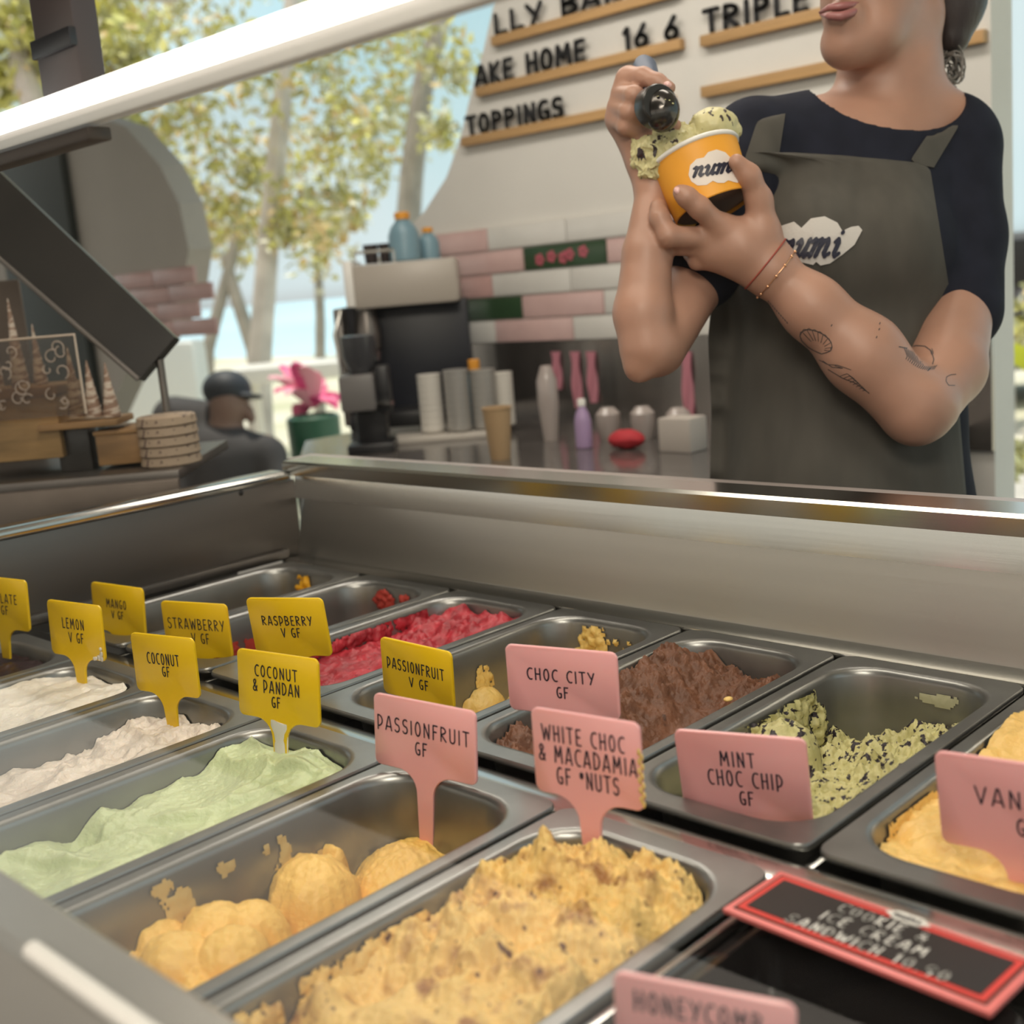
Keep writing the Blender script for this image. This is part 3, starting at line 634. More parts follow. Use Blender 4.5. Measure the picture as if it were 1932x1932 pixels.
def sign(center, d_or_Y, yaw, tilt, roll, w, h, L, mat, lines, label, depth_mode=False, name='flavour_sign'):
    cc = px(*center, d_or_Y) if depth_mode else at(*center, Y=d_or_Y)
    yaw, tilt, roll = map(math.radians, (yaw, tilt, roll))
    ex0 = np.array([math.cos(yaw), math.sin(yaw), 0]); n = np.array([-math.sin(yaw), math.cos(yaw), 0])
    ez0 = np.array([0, 0, 1]) * math.cos(tilt) + n * math.sin(tilt)
    ex = ex0 * math.cos(roll) + ez0 * math.sin(roll); ez = -ex0 * math.sin(roll) + ez0 * math.cos(roll); ny = np.cross(ez, ex)   # towards the server
    base = cc - ez * (h / 2 + L)
    root = empty(name, base, label, 'sign', 'pink flavour signs' if mat is M['pink'] else 'yellow flavour signs')
    m = MB(); ol = sign_outline(w, h, L); e = .0006
    inner = [(x * (1 - 2 * e / w), y * (1 - 2 * e / h)) for x, y in ol]
    r0 = [cc + ex * x + ez * y - ny * 0 for x, y in inner]; r1 = [cc + ex * x + ez * y + ny * e for x, y in ol]; r2 = [cc + ex * x + ez * y + ny * (ST - e) for x, y in ol]; r3 = [cc + ex * x + ez * y + ny * ST for x, y in inner]
    m.loft([r0, r1, r2, r3]); obj('plate', m, mat, root, smooth=40)
    t = MB()
    for (txt, x0, x1, cy, hh) in lines:
        textline(t, txt, cc - ny * .0004, ex * 1.0, ez * 1.0, (-.5 + (x0 + x1) / 2) * w, (.5 - cy) * h, (x1 - x0) * w, hh * h * (.9 if mat is M['yellow'] else .95), .00062, jit=.012)
    obj('lettering', t, M['ink'], root, smooth=0)
    return root, cc, ex, ez, ny
Yl, Pk = M['yellow'], M['pink']
FY = -.080
sign((1, 1138), FY, 12.9, 3.6, -.8, .096, .060, .036, Yl, [('CHOCOLATE', .10, .81, .40, .19), ('V GF', .36, .63, .63, .18)], 'yellow CHOCOLATE sign cut by the left edge of the picture')
lem = sign((142, 1189), FY, 10.5, 2.8, -.2, .0885, .0595, .034, Yl, [('LEMON', .27, .67, .39, .20), ('V GF', .37, .64, .64, .19)], 'yellow LEMON sign stuck in white lemon gelato')
b = MB(); ex, ez, ny, cc = lem[2], lem[3], lem[4], lem[1]
for k in range(14): b.ball(cc + ex * (.040 - .013 * random.random() ** 2 * (1 if k > 6 else .3)) + ez * (-.028 + .014 * random.random() * (1 if k < 7 else .2)) - ny * .0006, (.0026, .0012, .0022), 8)
obj('gelato_residue', b, GM['lemon_gelato'], lem[0], smooth=180, label='creamy gelato residue')
sign((222, 1149), .035, 10.5, 3.8, -1.2, .094, .0585, .036, Yl, [('MANGO', .29, .67, .40, .19), ('V GF', .38, .60, .63, .17)], 'yellow MANGO sign standing behind the LEMON sign')
sign((370, 1188), .035, 18.1, -.4, -.3, .092, .0615, .036, Yl, [('STRAWBERRY', .08, .93, .40, .21), ('V GF', .42, .68, .66, .20)], 'yellow STRAWBERRY sign behind the COCONUT sign')
sign((310, 1255), FY, 13.6, 1.2, .1, .084, .0585, .034, Yl, [('COCONUT', .24, .74, .40, .20), ('GF', .46, .57, .61, .18)], 'yellow sign reading only COCONUT GF')
ras = sign((544, 1183), .035, 20, -4.2, 1.6, .091, .0605, .036, Yl, [('RASPBERRY', .17, .82, .39, .17), ('V GF', .40, .64, .60, .17)], 'yellow RASPBERRY sign beside the bright red sorbet')
pd = sign((523, 1297), FY, 11.6, 5.7, -.7, .0925, .0585, .044, Yl, [('COCONUT', .23, .75, .29, .18), ('& PANDAN', .20, .77, .51, .19), ('GF', .43, .53, .73, .17)], 'yellow COCONUT and PANDAN sign with a taped white stem')
tm = MB(); cc, ex, ez, ny = pd[1:]
ring = []
for k, yy in enumerate(np.linspace(-.0585 / 2 - .001, -.0585 / 2 - .034, 7)):
    hw_ = .0125 - .0045 * min(1, k / 3) + .0008 * math.sin(k * 2.4); th = .0022 + .0004 * math.sin(k * 1.7)
    ring.append([cc + ny * .0015 + ex * (hw_ * math.cos(a)) + ny * (th * math.sin(a)) + ez * (yy + .0015 * math.cos(a * 3 + k)) for a in np.linspace(0, 2 * PI, 16, endpoint=False)])
tm.loft(ring); obj('tape_wrap', tm, M['tape'], pd[0], smooth=30, label='crumpled white tape')
sign((785, 1270), .035, 3.8, .4, -2, .088, .0535, .036, Yl, [('PASSIONFRUIT', .09, .89, .42, .20), ('V GF', .40, .66, .68, .18)], 'yellow PASSIONFRUIT V GF sign behind the pink one')
sign((799, 1393), FY + .02, 10.5, 4.3, -1.9, .0985, .058, .062, Pk, [('PASSIONFRUIT', .04, .94, .39, .20), ('GF', .42, .53, .66, .18)], 'pink PASSIONFRUIT GF sign on a long stem above yellow scoops')
sign((1060, 1287), .035, 21.4, -4.5, -2.3, .093, .0565, .036, Pk, [('CHOC CITY', .19, .79, .41, .18), ('GF', .45, .55, .66, .17)], 'pink CHOC CITY sign in front of the brown gelato')
wh = sign((1105, 1431), FY, 9.4, 1.0, -.1, .0820, .0590, .040, Pk, [('WHITE CHOC', .10, .86, .27, .19), ('& MACADAMIA', .06, .96, .51, .20), ('GF *NUTS', .22, .79, .76, .20)], 'pink WHITE CHOC and MACADAMIA sign in the heaped yellow gelato')
b = MB(); cc, ex, ez, ny = wh[1:]
for k in range(12): b.ball(cc + ex * (.0415 + .001 * random.random() - .002 * (k % 2)) + ez * (-.024 + .038 * k / 12) - ny * .0004, (.0016, .0009, .0026), 8)
obj('gelato_residue', b, GM['white_choc_gelato'], wh[0], smooth=180, label='dried cream residue')
sign((1402, 1470), .034, 20, -11.7, .1, .092, .0725, .030, Pk, [('MINT', .34, .60, .28, .17), ('CHOC CHIP', .23, .80, .50, .18), ('GF', .46, .56, .72, .16)], 'pink MINT CHOC CHIP sign leaning on the rim of the mint pan')
sign((1917, 1528), .050, 6, -5, 2.0, .094, .063, .040, Pk, [('VANILLA', .25, .87, .40, .19), ('GF', .50, .62, .68, .18)], 'pink VANILLA sign cut by the right edge of the picture')
sign((1326, 1962), .555, 22, -2, -3.0, .0835, .053, .013, Pk, [('HONEYCOMB', .12, .82, .235, .20)], 'pink HONEYCOMB sign at the bottom edge of the picture', True)

# cookie sandwich price card lying on the frame
ck = empty('price_card', (.97, -.07, .004), 'black and red COOKIE and ICE CREAM SANDWICH price card lying flat', 'price card')
A, B_, C_ = at(1363, 1714, Z=.006), at(1487, 1648, Z=.006), at(1869, 1912, Z=.006)
ex = C_ - A; wl_ = np.linalg.norm(ex); ex /= wl_; ey = B_ - A; ey -= ex * (ey @ ex); hl_ = np.linalg.norm(ey); ey /= hl_; ezz = np.array([0, 0, 1.0])
mid = A + ex * wl_ / 2 + ey * hl_ / 2
cm = MB(); cm.obox(mid - ezz * .0015, ex, ey, ezz, (wl_, hl_, .003), .0006); obj('card', cm, pmat('card_pink', (.80, .20, .19), .3), ck)
def panel(nm, mt, inset, z):
    p = MB(); p.obox(mid + ezz * z, ex, ey, ezz, (wl_ - 2 * inset, hl_ - 2 * inset, .0004)); return obj(nm, p, mt, ck, smooth=0)
panel('dark_border', pmat('card_dark', (.03, .025, .018), .3), .0044, .0002); panel('red_border', pmat('card_red', (.72, .06, .05), .3), .0060, .0006); panel('chalk_panel', pmat('card_black', (.02, .016, .016), .3), .0098, .0010)
t = MB(); cw = M['white']
for (txt, cx, cy, wd_) in (('COOKIE &', -.001, .0118, .053), ('ICE CREAM', .001, -.0015, .063), ('SANDWICH 10.90', .004, -.0155, .096)):
    textline(t, txt, mid + ezz * .0015, ex, ey, cx, cy, wd_, .0090, .00065, jit=.03)
obj('lettering', t, cw, ck, smooth=0)
cb = MB(); cb.prism([(.0125 * math.cos(a) * (1 + .08 * math.cos(6 * a)), .0046 * math.sin(a) * (1 + .08 * math.cos(6 * a))) for a in np.linspace(0, 2 * PI, 40, endpoint=False)], mid + ey * (hl_ / 2 - .0058) + ex * .008 + ezz * .0012, ex, ey, ezz, .0008)
obj('logo_badge', cb, cw, ck, smooth=0)
t = MB(); textline(t, 'numi', mid + ey * (hl_ / 2 - .0058) + ex * .008 + ezz * .0022, ex, ey, 0, 0, .016, .0045, .0005, gap=.02); obj('logo_lettering', t, M['ink'], ck, smooth=0)
# ------------------------------------------------------------------ menu ledges on the back wall with black letters
MYF = WY - .022
def ledge(x0, x1, z, label, texts=()):
    root = empty('menu_ledge', ((x0 + x1) / 2, MYF + .011, z - .012), label, 'menu ledge', 'wooden menu ledges on the white wall')
    m = MB(); m.box(((x0 + x1) / 2, WY - .011, z - .005), (x1 - x0, .022, .024), .002); obj('shelf', m, M['wood'], root)
    items = []
    for (tx, xa, xb, h) in texts:          # one mesh per word
        full = layout(tx, .2)[1]; pos = 0
        for wd in tx.split(' '):
            i0 = tx.index(wd, pos); pos = i0 + len(wd)
            s0 = (layout(tx[:i0], .2)[1] + .2) if i0 else 0; s1 = layout(tx[:pos], .2)[1]
            items.append((wd, xa + (xb - xa) * s0 / full, xa + (xb - xa) * s1 / full, h))
    for (tx, xa, xb, h) in items:
        t = MB(); o = np.array([0, MYF + .002, 0.0]); w = .0055
        textline(t, tx.replace('P', '^'), o, np.array([1.0, 0, 0]), np.array([0, 0, 1.0]), (xa + xb) / 2, z + .010 + h / 2, xb - xa, h, w, gap=.2)
        V = np.array(t.V); n = len(V)
        t2 = MB(); t2.V = [tuple(v) for v in V] + [(v[0], v[1] + .006, v[2]) for v in V]
        for f in t.F:
            t2.F.append(f); t2.F.append(tuple(i + n for i in f[::-1])); k = len(f)
            for q in range(k): t2.F.append((f[q], f[(q + 1) % k], f[(q + 1) % k] + n, f[q] + n))
        obj('lettering', t2, M['black'], root, smooth=0)
ledge(-1.20, -.40 - .09, .753, 'wooden menu ledge reading TOPPINGS', [('TOPPINGS', -1.175, -.83, .044)])
ledge(-1.128, -.458, .872, 'wooden menu ledge reading AKE HOME and a price', [('AKE HOME', -1.125, -.745, .046), ('16 6', -.62, -.465, .046)])
ledge(-1.055, -.458, .987, 'topmost left wooden menu ledge with cropped letters', [('LLY BAR', -1.04, -.62, .046)])
ledge(-.403, .245, .866, 'wooden menu ledge reading TRIPLE, right of the price', [('TRIPLE', -.39, -.13, .046)])
ledge(-.408, .245, .757, 'empty wooden menu ledge behind the neck of the person')

# ------------------------------------------------------------------ back counter
CZ = 0.0
h0 = np.array([RT[0], RT[1], 0]); h0 /= np.linalg.norm(h0); h1 = np.array([FW[0], FW[1], 0]); h1 /= np.linalg.norm(h1); zz = np.array([0, 0, 1.0])
cout = [(-1.36, 1.79), (-1.36, 1.27), (-1.10, 1.06), (.2, 1.06), (.2, 1.79)]
ctop = MB(); ctop.prism(cout, (0, 0, CZ - .04), (1, 0, 0), (0, 1, 0), zz, .04)
cb_ = empty('back_counter', (-.95, 1.49, FZ), 'long dark back counter under the tiled wall', 'counter')
obj('worktop', ctop, pmat('dark_worktop', (.10, .09, .085), .12, var=.3, vscale=30), cb_)
obj('body', MB().prism([(x + (.02 if x < 0 else -.02), y + (.03 if y < 1.5 else 0)) for x, y in cout], (0, 0, FZ), (1, 0, 0), (0, 1, 0), zz, CZ - .041 - FZ), M['steel_dark'], cb_, smooth=0)

# espresso machine
em = empty('espresso_machine', (-1.10, 1.55, CZ), 'black espresso machine with a cream top at the left of the counter', 'coffee machine')
cream = pmat('cream_enamel', (.38, .34, .295), .3); dk = pmat('navy_black', (.010, .012, .02), .35)
mc = px(765, 700, 3.17); mc[2] = 0     # front face centre on the counter
em.location = tuple(mc); WL[em.name] = np.array(mc)
def mb_(x0, x1, y0, y1, z0, z1, bev=.006):      # box in the machine's own frame: x along its front, y towards its back
    return MB().obox(mc + h0 * (x0 + x1) / 2 + h1 * (y0 + y1) / 2 + zz * (z0 + z1) / 2, h0, h1, zz, (x1 - x0, y1 - y0, z1 - z0), bev)
obj('body', mb_(-.155, .172, .10, .25, .026, .335), dk, em)
obj('side_panel', mb_(-.172, -.15, .0, .25, .03, .335), M['steel_dark'], em)
obj('top_case', mb_(-.115, .158, -.02, .25, .328, .440, .012), cream, em)
obj('end_trim', mb_(-.132, -.108, -.025, .22, .335, .452, .006), M['white'], em)
obj('drip_tray', mb_(-.155, .172, -.04, .11, .022, .062), M['black'], em)
ghc = mc + h0 * -.09 + h1 * .03
obj('group_head', MB().lathe([(.032, 0), (.034, .03), (.03, .07), (.02, .11)], ghc + zz * .225, n=20), M['steel_dark'], em)
pfo = obj('portafilter', MB().lathe([(.03, 0), (.033, .025)], ghc + zz * .195, n=18), M['steel_shine'], em)
obj('handle', MB().tube([ghc + zz * .208 - h1 * .02, ghc + zz * .20 - h1 * .10, ghc + zz * .195 - h1 * .15], [.009, .012, .013]), M['black'], pfo)
wv = mc + h0 * -.15 - h1 * .005
obj('steam_wand', MB().tube([wv + zz * .33, wv + zz * .27 - h1 * .02 - h0 * .02, wv + zz * .16 - h1 * .03 - h0 * .01, wv + zz * .11 - h1 * .03], .005), M['steel_shine'], em)
for x_ in (-.14, .155):
    for y_ in (.0, .23): obj('foot', MB().lathe([(.02, 0), (.015, .026)], mc + h0 * x_ + h1 * y_, n=14), M['black'], em)
obj('cup_rail', MB().tube([mc + h0 * -.10 + zz * .47, mc + h0 * .0 + zz * .47], .004).tube([mc + h0 * -.10 + zz * .437, mc + h0 * -.10 + zz * .47], .003).tube([mc + zz * .437, mc + zz * .47], .003), M['steel_shine'], em)
def bottle(c, r, h, mat, cap, label, group=None):
    root = empty('bottle', c, label, 'bottle', group)
    m = MB(); m.lathe([(r * .9, 0), (r, r * .15), (r, h * .55), (r * .8, h * .72), (r * .42, h * .86), (r * .40, h * .9)], c, n=22); obj('body', m, mat, root)
    k = MB(); k.lathe([(r * .48, h * .88), (r * .5, h), (r * .44, h + .003)], c, n=20); obj('cap', k, cap, root); return root
blue = pmat('blue_plastic', (.16, .27, .33), .35); orange = pmat('orange_cap', (.70, .30, .03), .4)
TZ = .4402
def top_(u, back): p = mc + h1 * back; k = depth(p); q = px(u, 500, k); return np.array([q[0], q[1], TZ])
bottle(top_(767, .09), .042, .128, blue, orange, 'tall blue bottle with orange cap on the espresso machine', 'blue bottles with orange caps')
bottle(top_(812, .14), .030, .085, blue, orange, 'shorter blue bottle with orange cap on the espresso machine', 'blue bottles with orange caps')
dcup = pmat('dark_cup', (.03, .022, .022), .35)
for k, u_ in enumerate((702, 731)):
    q = top_(u_, .12); m = MB(); m.lathe([(.015, 0), (.017, .004), (.021, .055), (.0195, .055), (.015, .006)], q, n=20)
    tag(obj('coffee_cup', m, dcup, loc=q), ('dark cup at the left end of the espresso machine top', 'dark cup beside the tall blue bottle on the espresso machine')[k], 'cup', 'dark cups on the espresso machine')
# grinder left of the machine
q = px(692, 850, depth(at(692, 855, Z=CZ)))
gr = empty('coffee_grinder', (-1.30, 1.26, CZ), 'grey and black coffee grinder left of the cup stacks', 'grinder')
gx, gy = px(700, 800, 2.90)[:2]
gr.location = (gx, gy, CZ); WL[gr.name] = np.array([gx, gy, CZ])
gc_ = np.array([gx, gy, CZ])
def gb_(x0, x1, y0, y1, z0, z1, bev=.006): return MB().obox(gc_ + h0 * (x0 + x1) / 2 + h1 * (y0 + y1) / 2 + zz * (z0 + z1) / 2, h0, h1, zz, (x1 - x0, y1 - y0, z1 - z0), bev)
obj('base', gb_(-.055, .055, -.06, .06, 0, .024), M['black'], gr)
obj('column', gb_(-.035, .04, -.01, .055, .02, .15, .01), M['black'], gr)
obj('housing', gb_(-.06, .022, -.055, .05, .10, .185, .008), pmat('grinder_grey', (.15, .14, .135), .4), gr)
obj('chute', gb_(.022, .055, -.03, .04, .09, .20, .008), M['black'], gr)
obj('hopper', MB().lathe([(.025, 0), (.040, .04), (.042, .09), (.036, .092)], gc_ + zz * .183 - h0 * .01, n=20), pmat('smoked_hopper', (.05, .05, .055), .2), gr)
obj('fork', MB().tube([gc_ - h1 * .02 + zz * .115 + h0 * .02, gc_ - h1 * .05 + zz * .115 + h0 * .06], .006), M['steel_shine'], gr)

# tray and stacked cups
q0, q1 = at(735, 836, Z=CZ), at(915, 840, Z=CZ)
try_ = MB(); try_.obox(px(850, 800, 3.03) * np.array([1, 1, 0]) + zz * .007, h0, h1, zz, (.28, .12, .014), .003); tag(obj('counter_tray', try_, pmat('tray_pale', (.50, .46, .41), .3)), 'pale flat tray holding the cup stacks', 'tray')
def cupstack(u, vtop, w, mat, label, y):
    q = px(u, vtop, y); h = q[2] - (CZ + .0145); r = w / 2 * y / FPX; y_ = q[1]
    m = MB(); prof = []; n = 9
    prof = [(r * .75, 0)]
    for k in range(n): z = h * k / n; prof += [(r * .97, z + h * .3 / n), (r, z + h * .85 / n), (r, z + h * .98 / n), (r * .965, z + h / n)]
    m.lathe(prof, (q[0], y_, CZ + .0145), n=24)
    tag(obj('cup_stack', m, mat, smooth=40), label, 'stack of cups', 'stacked cups and lids on the back counter')
pc = pmat('white_paper_cup', (.60, .57, .52), .4); gc = pmat('grey_paper_cup', (.40, .385, .36), .3, .4)
cupstack(808, 706, 46, pc, 'leftmost narrow stack of white paper cups', 3.02)
cupstack(858, 697, 48, gc, 'middle stack of silver grey cups', 3.00)
cupstack(908, 697, 50, gc, 'grey cup stack in front of the bottle with orange cap', 3.01)
cupstack(946, 702, 40, pc, 'stack of pale cups behind the brown cup', 3.04)
q = px(893, 678, 3.10); bottle((q[0], q[1], CZ + .0), .030, q[2] - CZ - .003, blue, orange, 'blue bottle with orange cap behind the grey cup stack')
q = at(945, 866, Z=CZ); k = MB(); rk = 26 * depth(q) / FPX; hk = at(945, 768, Y=q[1])[2] - CZ
k.lathe([(rk * .70, 0), (rk * .74, .004), (rk * 1.05, hk * .97), (rk * 1.12, hk * .975), (rk * 1.12, hk), (rk * .98, hk), (rk * .68, .006)], (q[0], q[1], CZ), n=28)
tag(obj('paper_cup', k, pmat('kraft_paper', (.42, .28, .15), .7)), 'brown kraft paper cup standing on the back counter', 'cup')
def bottle_px(u, vb, vt, w, mat, cap, label):
    q = at(u, vb, Z=CZ); s = depth(q) / FPX; return bottle((q[0], q[1], CZ), w / 2 * s, (vb - vt) * s - .003, mat, cap, label)
bottle_px(1103, 845, 752, 32, pmat('lilac_bottle', (.36, .25, .42), .35), M['white'], 'lilac bottle with white cap on the back counter')
cg = glassmat('clear_cup', (.86, .84, .82), 1.5, 1.6)
gl_ = pmat('smoky_clear_cup', (.36, .31, .29), .15)
for n, (u_, vb, r_, vt) in enumerate(((1040, 830, 20, 690), (1150, 828, 24, 768), (1215, 828, 24, 766), (1282, 826, 24, 768))):
    q = at(u_, vb, Z=CZ); s = depth(q) / FPX; h = (vb - vt) * s
    m = MB(); m.lathe([(r_ * s * .7, 0), (r_ * s, h * .5), (r_ * s * .97, h * .8), (r_ * s * .5, h)], (q[0], q[1], CZ), n=24)
    tag(obj('glass_jar', m, gl_), ('tall smoky glass right of the brown cup', 'round smoky jar beside the lilac bottle', 'round smoky jar behind the red cloth', 'round smoky jar beside the apron of the person')[n], 'jar', 'smoky jars on the back counter')
q = at(1183, 846, Z=CZ); m = MB(); s = depth(q) / FPX; m.ball((q[0], q[1], CZ + .020), (.045, .03, .021), 16); V = [tuple(np.array(v) + .004 * np.array([0, 0, 1]) * fb(v[0] * 60, v[1] * 60, 1, 3)) for v in m.V]; m.V = V
tag(obj('red_cloth', m, pmat('red_fabric', (.42, .02, .03), .7)), 'crumpled red cloth on the back counter', 'cloth')
q = at(1290, 850, Z=CZ); tag(obj('white_box', MB().box((q[0], q[1], CZ + .035), (.08, .06, .07), .004), pmat('box_card', (.48, .43, .39), .6)), 'small white box beside the apron', 'box')
# pink strips modelled in place of reflections in the splashback
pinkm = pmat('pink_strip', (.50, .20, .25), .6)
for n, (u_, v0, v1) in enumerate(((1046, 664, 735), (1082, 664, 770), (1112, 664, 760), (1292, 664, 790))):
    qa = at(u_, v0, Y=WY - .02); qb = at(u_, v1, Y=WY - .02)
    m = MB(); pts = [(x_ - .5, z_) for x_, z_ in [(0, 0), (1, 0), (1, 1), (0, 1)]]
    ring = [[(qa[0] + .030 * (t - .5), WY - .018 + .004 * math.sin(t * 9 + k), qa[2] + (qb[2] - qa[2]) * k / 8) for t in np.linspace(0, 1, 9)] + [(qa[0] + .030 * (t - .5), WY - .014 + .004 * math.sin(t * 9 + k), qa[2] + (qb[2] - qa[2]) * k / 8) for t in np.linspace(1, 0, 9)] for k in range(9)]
    m.loft(ring); tag(obj('pink_reflection', m, pinkm), ('short pink reflection strip, leftmost under the tiles', 'long pink reflection strip left of the elbow', 'pink reflection strip nearest the elbow', 'pink reflection strip between elbow and apron')[n], 'cloth', 'pink reflection strips under the tiles')
# ------------------------------------------------------------------ cone cabinet at the left
d0 = 1.84
def Q(u, v, d=d0): return px(u, v, d)
cc_ = empty('cone_cabinet', (Q(150, 940)[0], Q(150, 940)[1], FZ), 'dark framed cabinet with sloping side holding waffle cones, left of the gelato', 'cone cabinet')
tz = Q(185, 890)[2]
ctr = Q(140, 890); ctr[2] = tz
darkp = pmat('dark_cabinet_paint', (.030, .027, .024), .3, var=.3, vscale=5)
obj('shelf', MB().obox(ctr + h0 * -.06 + h1 * .12 - zz * .008, h0, h1, zz, (.46, .34, .016), .003), M['steel_dark'], cc_)
obj('apron_panel', MB().obox(ctr + h0 * -.06 - h1 * .052 - zz * .055, h0, h1, zz, (.46, .012, .085), .003), pmat('warm_steel', (.20, .165, .14), .35, .7, var=.2), cc_)
obj('body', MB().obox(np.array([ctr[0], ctr[1], (FZ + tz - .1) / 2]) + h0 * -.06 + h1 * .14, h0, h1, zz, (.44, .28, tz - .1 - FZ)), darkp, cc_, smooth=0)
sl = MB()
A_, B2, C2, D2 = Q(-60, 268, 1.86), Q(330, 636, 1.86), Q(262, 716, 1.86), Q(-60, 437, 1.86)
n_ = np.cross(B2 - A_, D2 - A_); n_ /= np.linalg.norm(n_)
if n_ @ FW < 0: n_ = -n_
Pts = [A_, B2, C2, D2]; sl.loft([[p for p in Pts], [p + n_ * .03 for p in Pts]]); obj('sloping_side', sl, darkp, cc_, smooth=0)
obj('sloping_trim', MB().tube([D2 - n_ * .002, C2 - n_ * .002], .004), M['steel_dark'], cc_)
obj('side_post', MB().tube([C2 + n_ * .015 + (B2 - C2) * .5, np.array([*(C2 + n_ * .015 + (B2 - C2) * .5)[:2], tz])], .006), M['steel_dark'], cc_)
obj('rear_panel', MB().obox(ctr + h0 * -.22 + h1 * .27 + zz * .15, h0, h1, zz, (.16, .01, .30), .003), pmat('brown_panel', (.10, .07, .05), .5), cc_)
# wooden boxes on the shelf
wm = pmat('honey_wood', (.36, .22, .09), .5, var=.35, vscale=8, stretch=(1, 1, 6)); wm2 = pmat('amber_wood', (.30, .17, .07), .5, var=.35, vscale=8, stretch=(1, 1, 6))
def wbox(u0, u1, v0, v1, dd, dep, label, mat):
    s = (d0 + dd) / FPX; w = (u1 - u0) * s; h = (v1 - v0) * s; c = Q((u0 + u1) / 2, (v0 + v1) / 2, d0 + dd)
    root = empty('wooden_box', (c[0], c[1], c[2] - h / 2), label, 'box', 'wooden boxes in the cone cabinet')
    obj('body', MB().obox(c + h1 * dep / 2, h0, h1, zz, (w, dep, h * .8), .003), mat, root); obj('lid', MB().obox(c + h1 * dep / 2 + zz * h * .46, h0, h1, zz, (w + .004, dep + .004, h * .12), .002), wm2, root)
wbox(-60, 112, 738, 886, 0, .12, 'large honey coloured wooden box below the clear stand', wm)
wbox(182, 268, 812, 884, .01, .10, 'small wooden box between the large box and the dotted cups', wm2)
# clear stand
cs = empty('acrylic_stand', tuple(Q(60, 785, d0 - .02)), 'clear acrylic stand etched with swirls on the wooden box', 'stand')
ag = glassmat('clear_acrylic', (.80, .74, .66), 1.5, 1.5)
a1_, a2_ = Q(-60, 648, d0 - .025), Q(158, 782, d0 - .025); w_ = (a2_ - a1_) @ h0; hh_ = a1_[2] - a2_[2]; mid_ = (a1_ + a2_) / 2
obj('front_sheet', MB().obox(mid_, h0, h1, zz, (w_, .004, hh_)), ag, cs, smooth=0)
obj('frame_edge', MB().tube([mid_ - h0 * w_ / 2 + zz * hh_ / 2, mid_ + h0 * w_ / 2 + zz * hh_ / 2, mid_ + h0 * w_ / 2 - zz * hh_ / 2], .0022), pmat('acrylic_edge', (.55, .45, .36), .2), cs)
sw_ = MB()
rr_ = random.Random(4)
for k in range(22):
    c = mid_ - h1 * .003 + h0 * (rr_.uniform(-.45, .42) * w_) + zz * (rr_.uniform(-.4, .4) * hh_); r = rr_.uniform(.006, .013); a0 = rr_.uniform(0, 6)
    sw_.tube([c + h0 * (r * (1 - t * .12) * math.cos(a0 + t)) + zz * (r * (1 - t * .12) * math.sin(a0 + t)) for t in np.linspace(0, 5, 12)], .0011, 5)
obj('swirl_pattern', sw_, pmat('swirl_paint', (.42, .34, .28), .6), cs)
# cones wrapped in printed paper, standing tip up
cm_ = pmat('printed_cone_paper', (.27, .17, .12), .6); flecks(cm_, 60, .5, (.55, .46, .38), (.4, .4, 1.6), .04)
def cone(u, v0, v1, w, dd, label):
    b = Q(u, v1, d0 + dd); s = (d0 + dd) / FPX; h = (v1 - v0) * s; r = w / 2 * s
    root = empty('wrapped_cone', b, label, 'cone', 'paper wrapped cones standing tip up')
    m = MB(); m.lathe([(r * .94, 0), (r, .002), (r * .52, h * .5), (r * .08, h * .97), (.0005, h)], b, n=24); obj('paper_sleeve', m, cm_, root, smooth=60)
    k = MB(); n = 26; k.tube([b + np.array([r * 1.02 * (1 - t) * math.cos(t * 40), r * 1.02 * (1 - t) * math.sin(t * 40), h * t]) for t in np.linspace(.02, .93, 90)], .0009, 5); obj('printed_stripe', k, pmat('cone_print', (.58, .48, .40), .6) if 'cone_print' not in bpy.data.materials else bpy.data.materials['cone_print'], root)
cone(42, 565, 740, 36, .03, 'tallest paper wrapped cone above the clear stand')
cone(-6, 590, 740, 34, .04, 'paper wrapped cone cut by the left picture edge')
cone(80, 612, 740, 30, .05, 'paper wrapped cone right of the tallest one')
cone(146, 655, 786, 36, .02, 'paper wrapped cone half behind the edge of the clear stand')
cone(178, 680, 786, 34, .005, 'paper wrapped cone in front, left of the last one')
cone(212, 684, 786, 34, .01, 'paper wrapped cone nearest the bright opening')
pl = MB(); q = Q(150, 790, d0 + .03); pl.obox(np.array([q[0], q[1], q[2] - .006]) + h0 * .01, h0, h1, zz, (.12, .09, .010), .002); tag(obj('cone_plate', pl, wm2), 'flat wooden plate carrying the front cones', 'plate')
lg_ = MB(); q2 = Q(150, 845, d0 + .045); lg_.obox(np.array([q2[0], q2[1], (tz + q[2] - .011) / 2]), h0, h1, zz, (.05, .05, q[2] - .011 - tz), .003); tag(obj('plate_riser', lg_, darkp), 'dark block under the wooden cone plate', 'block')
# printed paper cups stacked upside down
dp_ = pmat('printed_cup_paper', (.36, .27, .19), .6); flecks(dp_, 90, .58, (.10, .06, .05), (1, 1, 1), .04)
for k in range(5):
    b = Q(326, 882, d0 + .02); s = (d0 + .02) / FPX; hh = 18.5 * s
    m = MB(); m.lathe([(54 * s, 0), (56 * s, .002), (54 * s, hh * .9), (50 * s, hh)], (b[0], b[1], max(b[2], tz + .0005) + k * hh), n=28)
    tag(obj('printed_tub', m, dp_), ['lowest', 'second lowest', 'middle', 'second highest', 'topmost'][k] + ' dotted paper tub of the stack right of the wooden boxes', 'paper tub', 'dotted paper tubs in a stack')
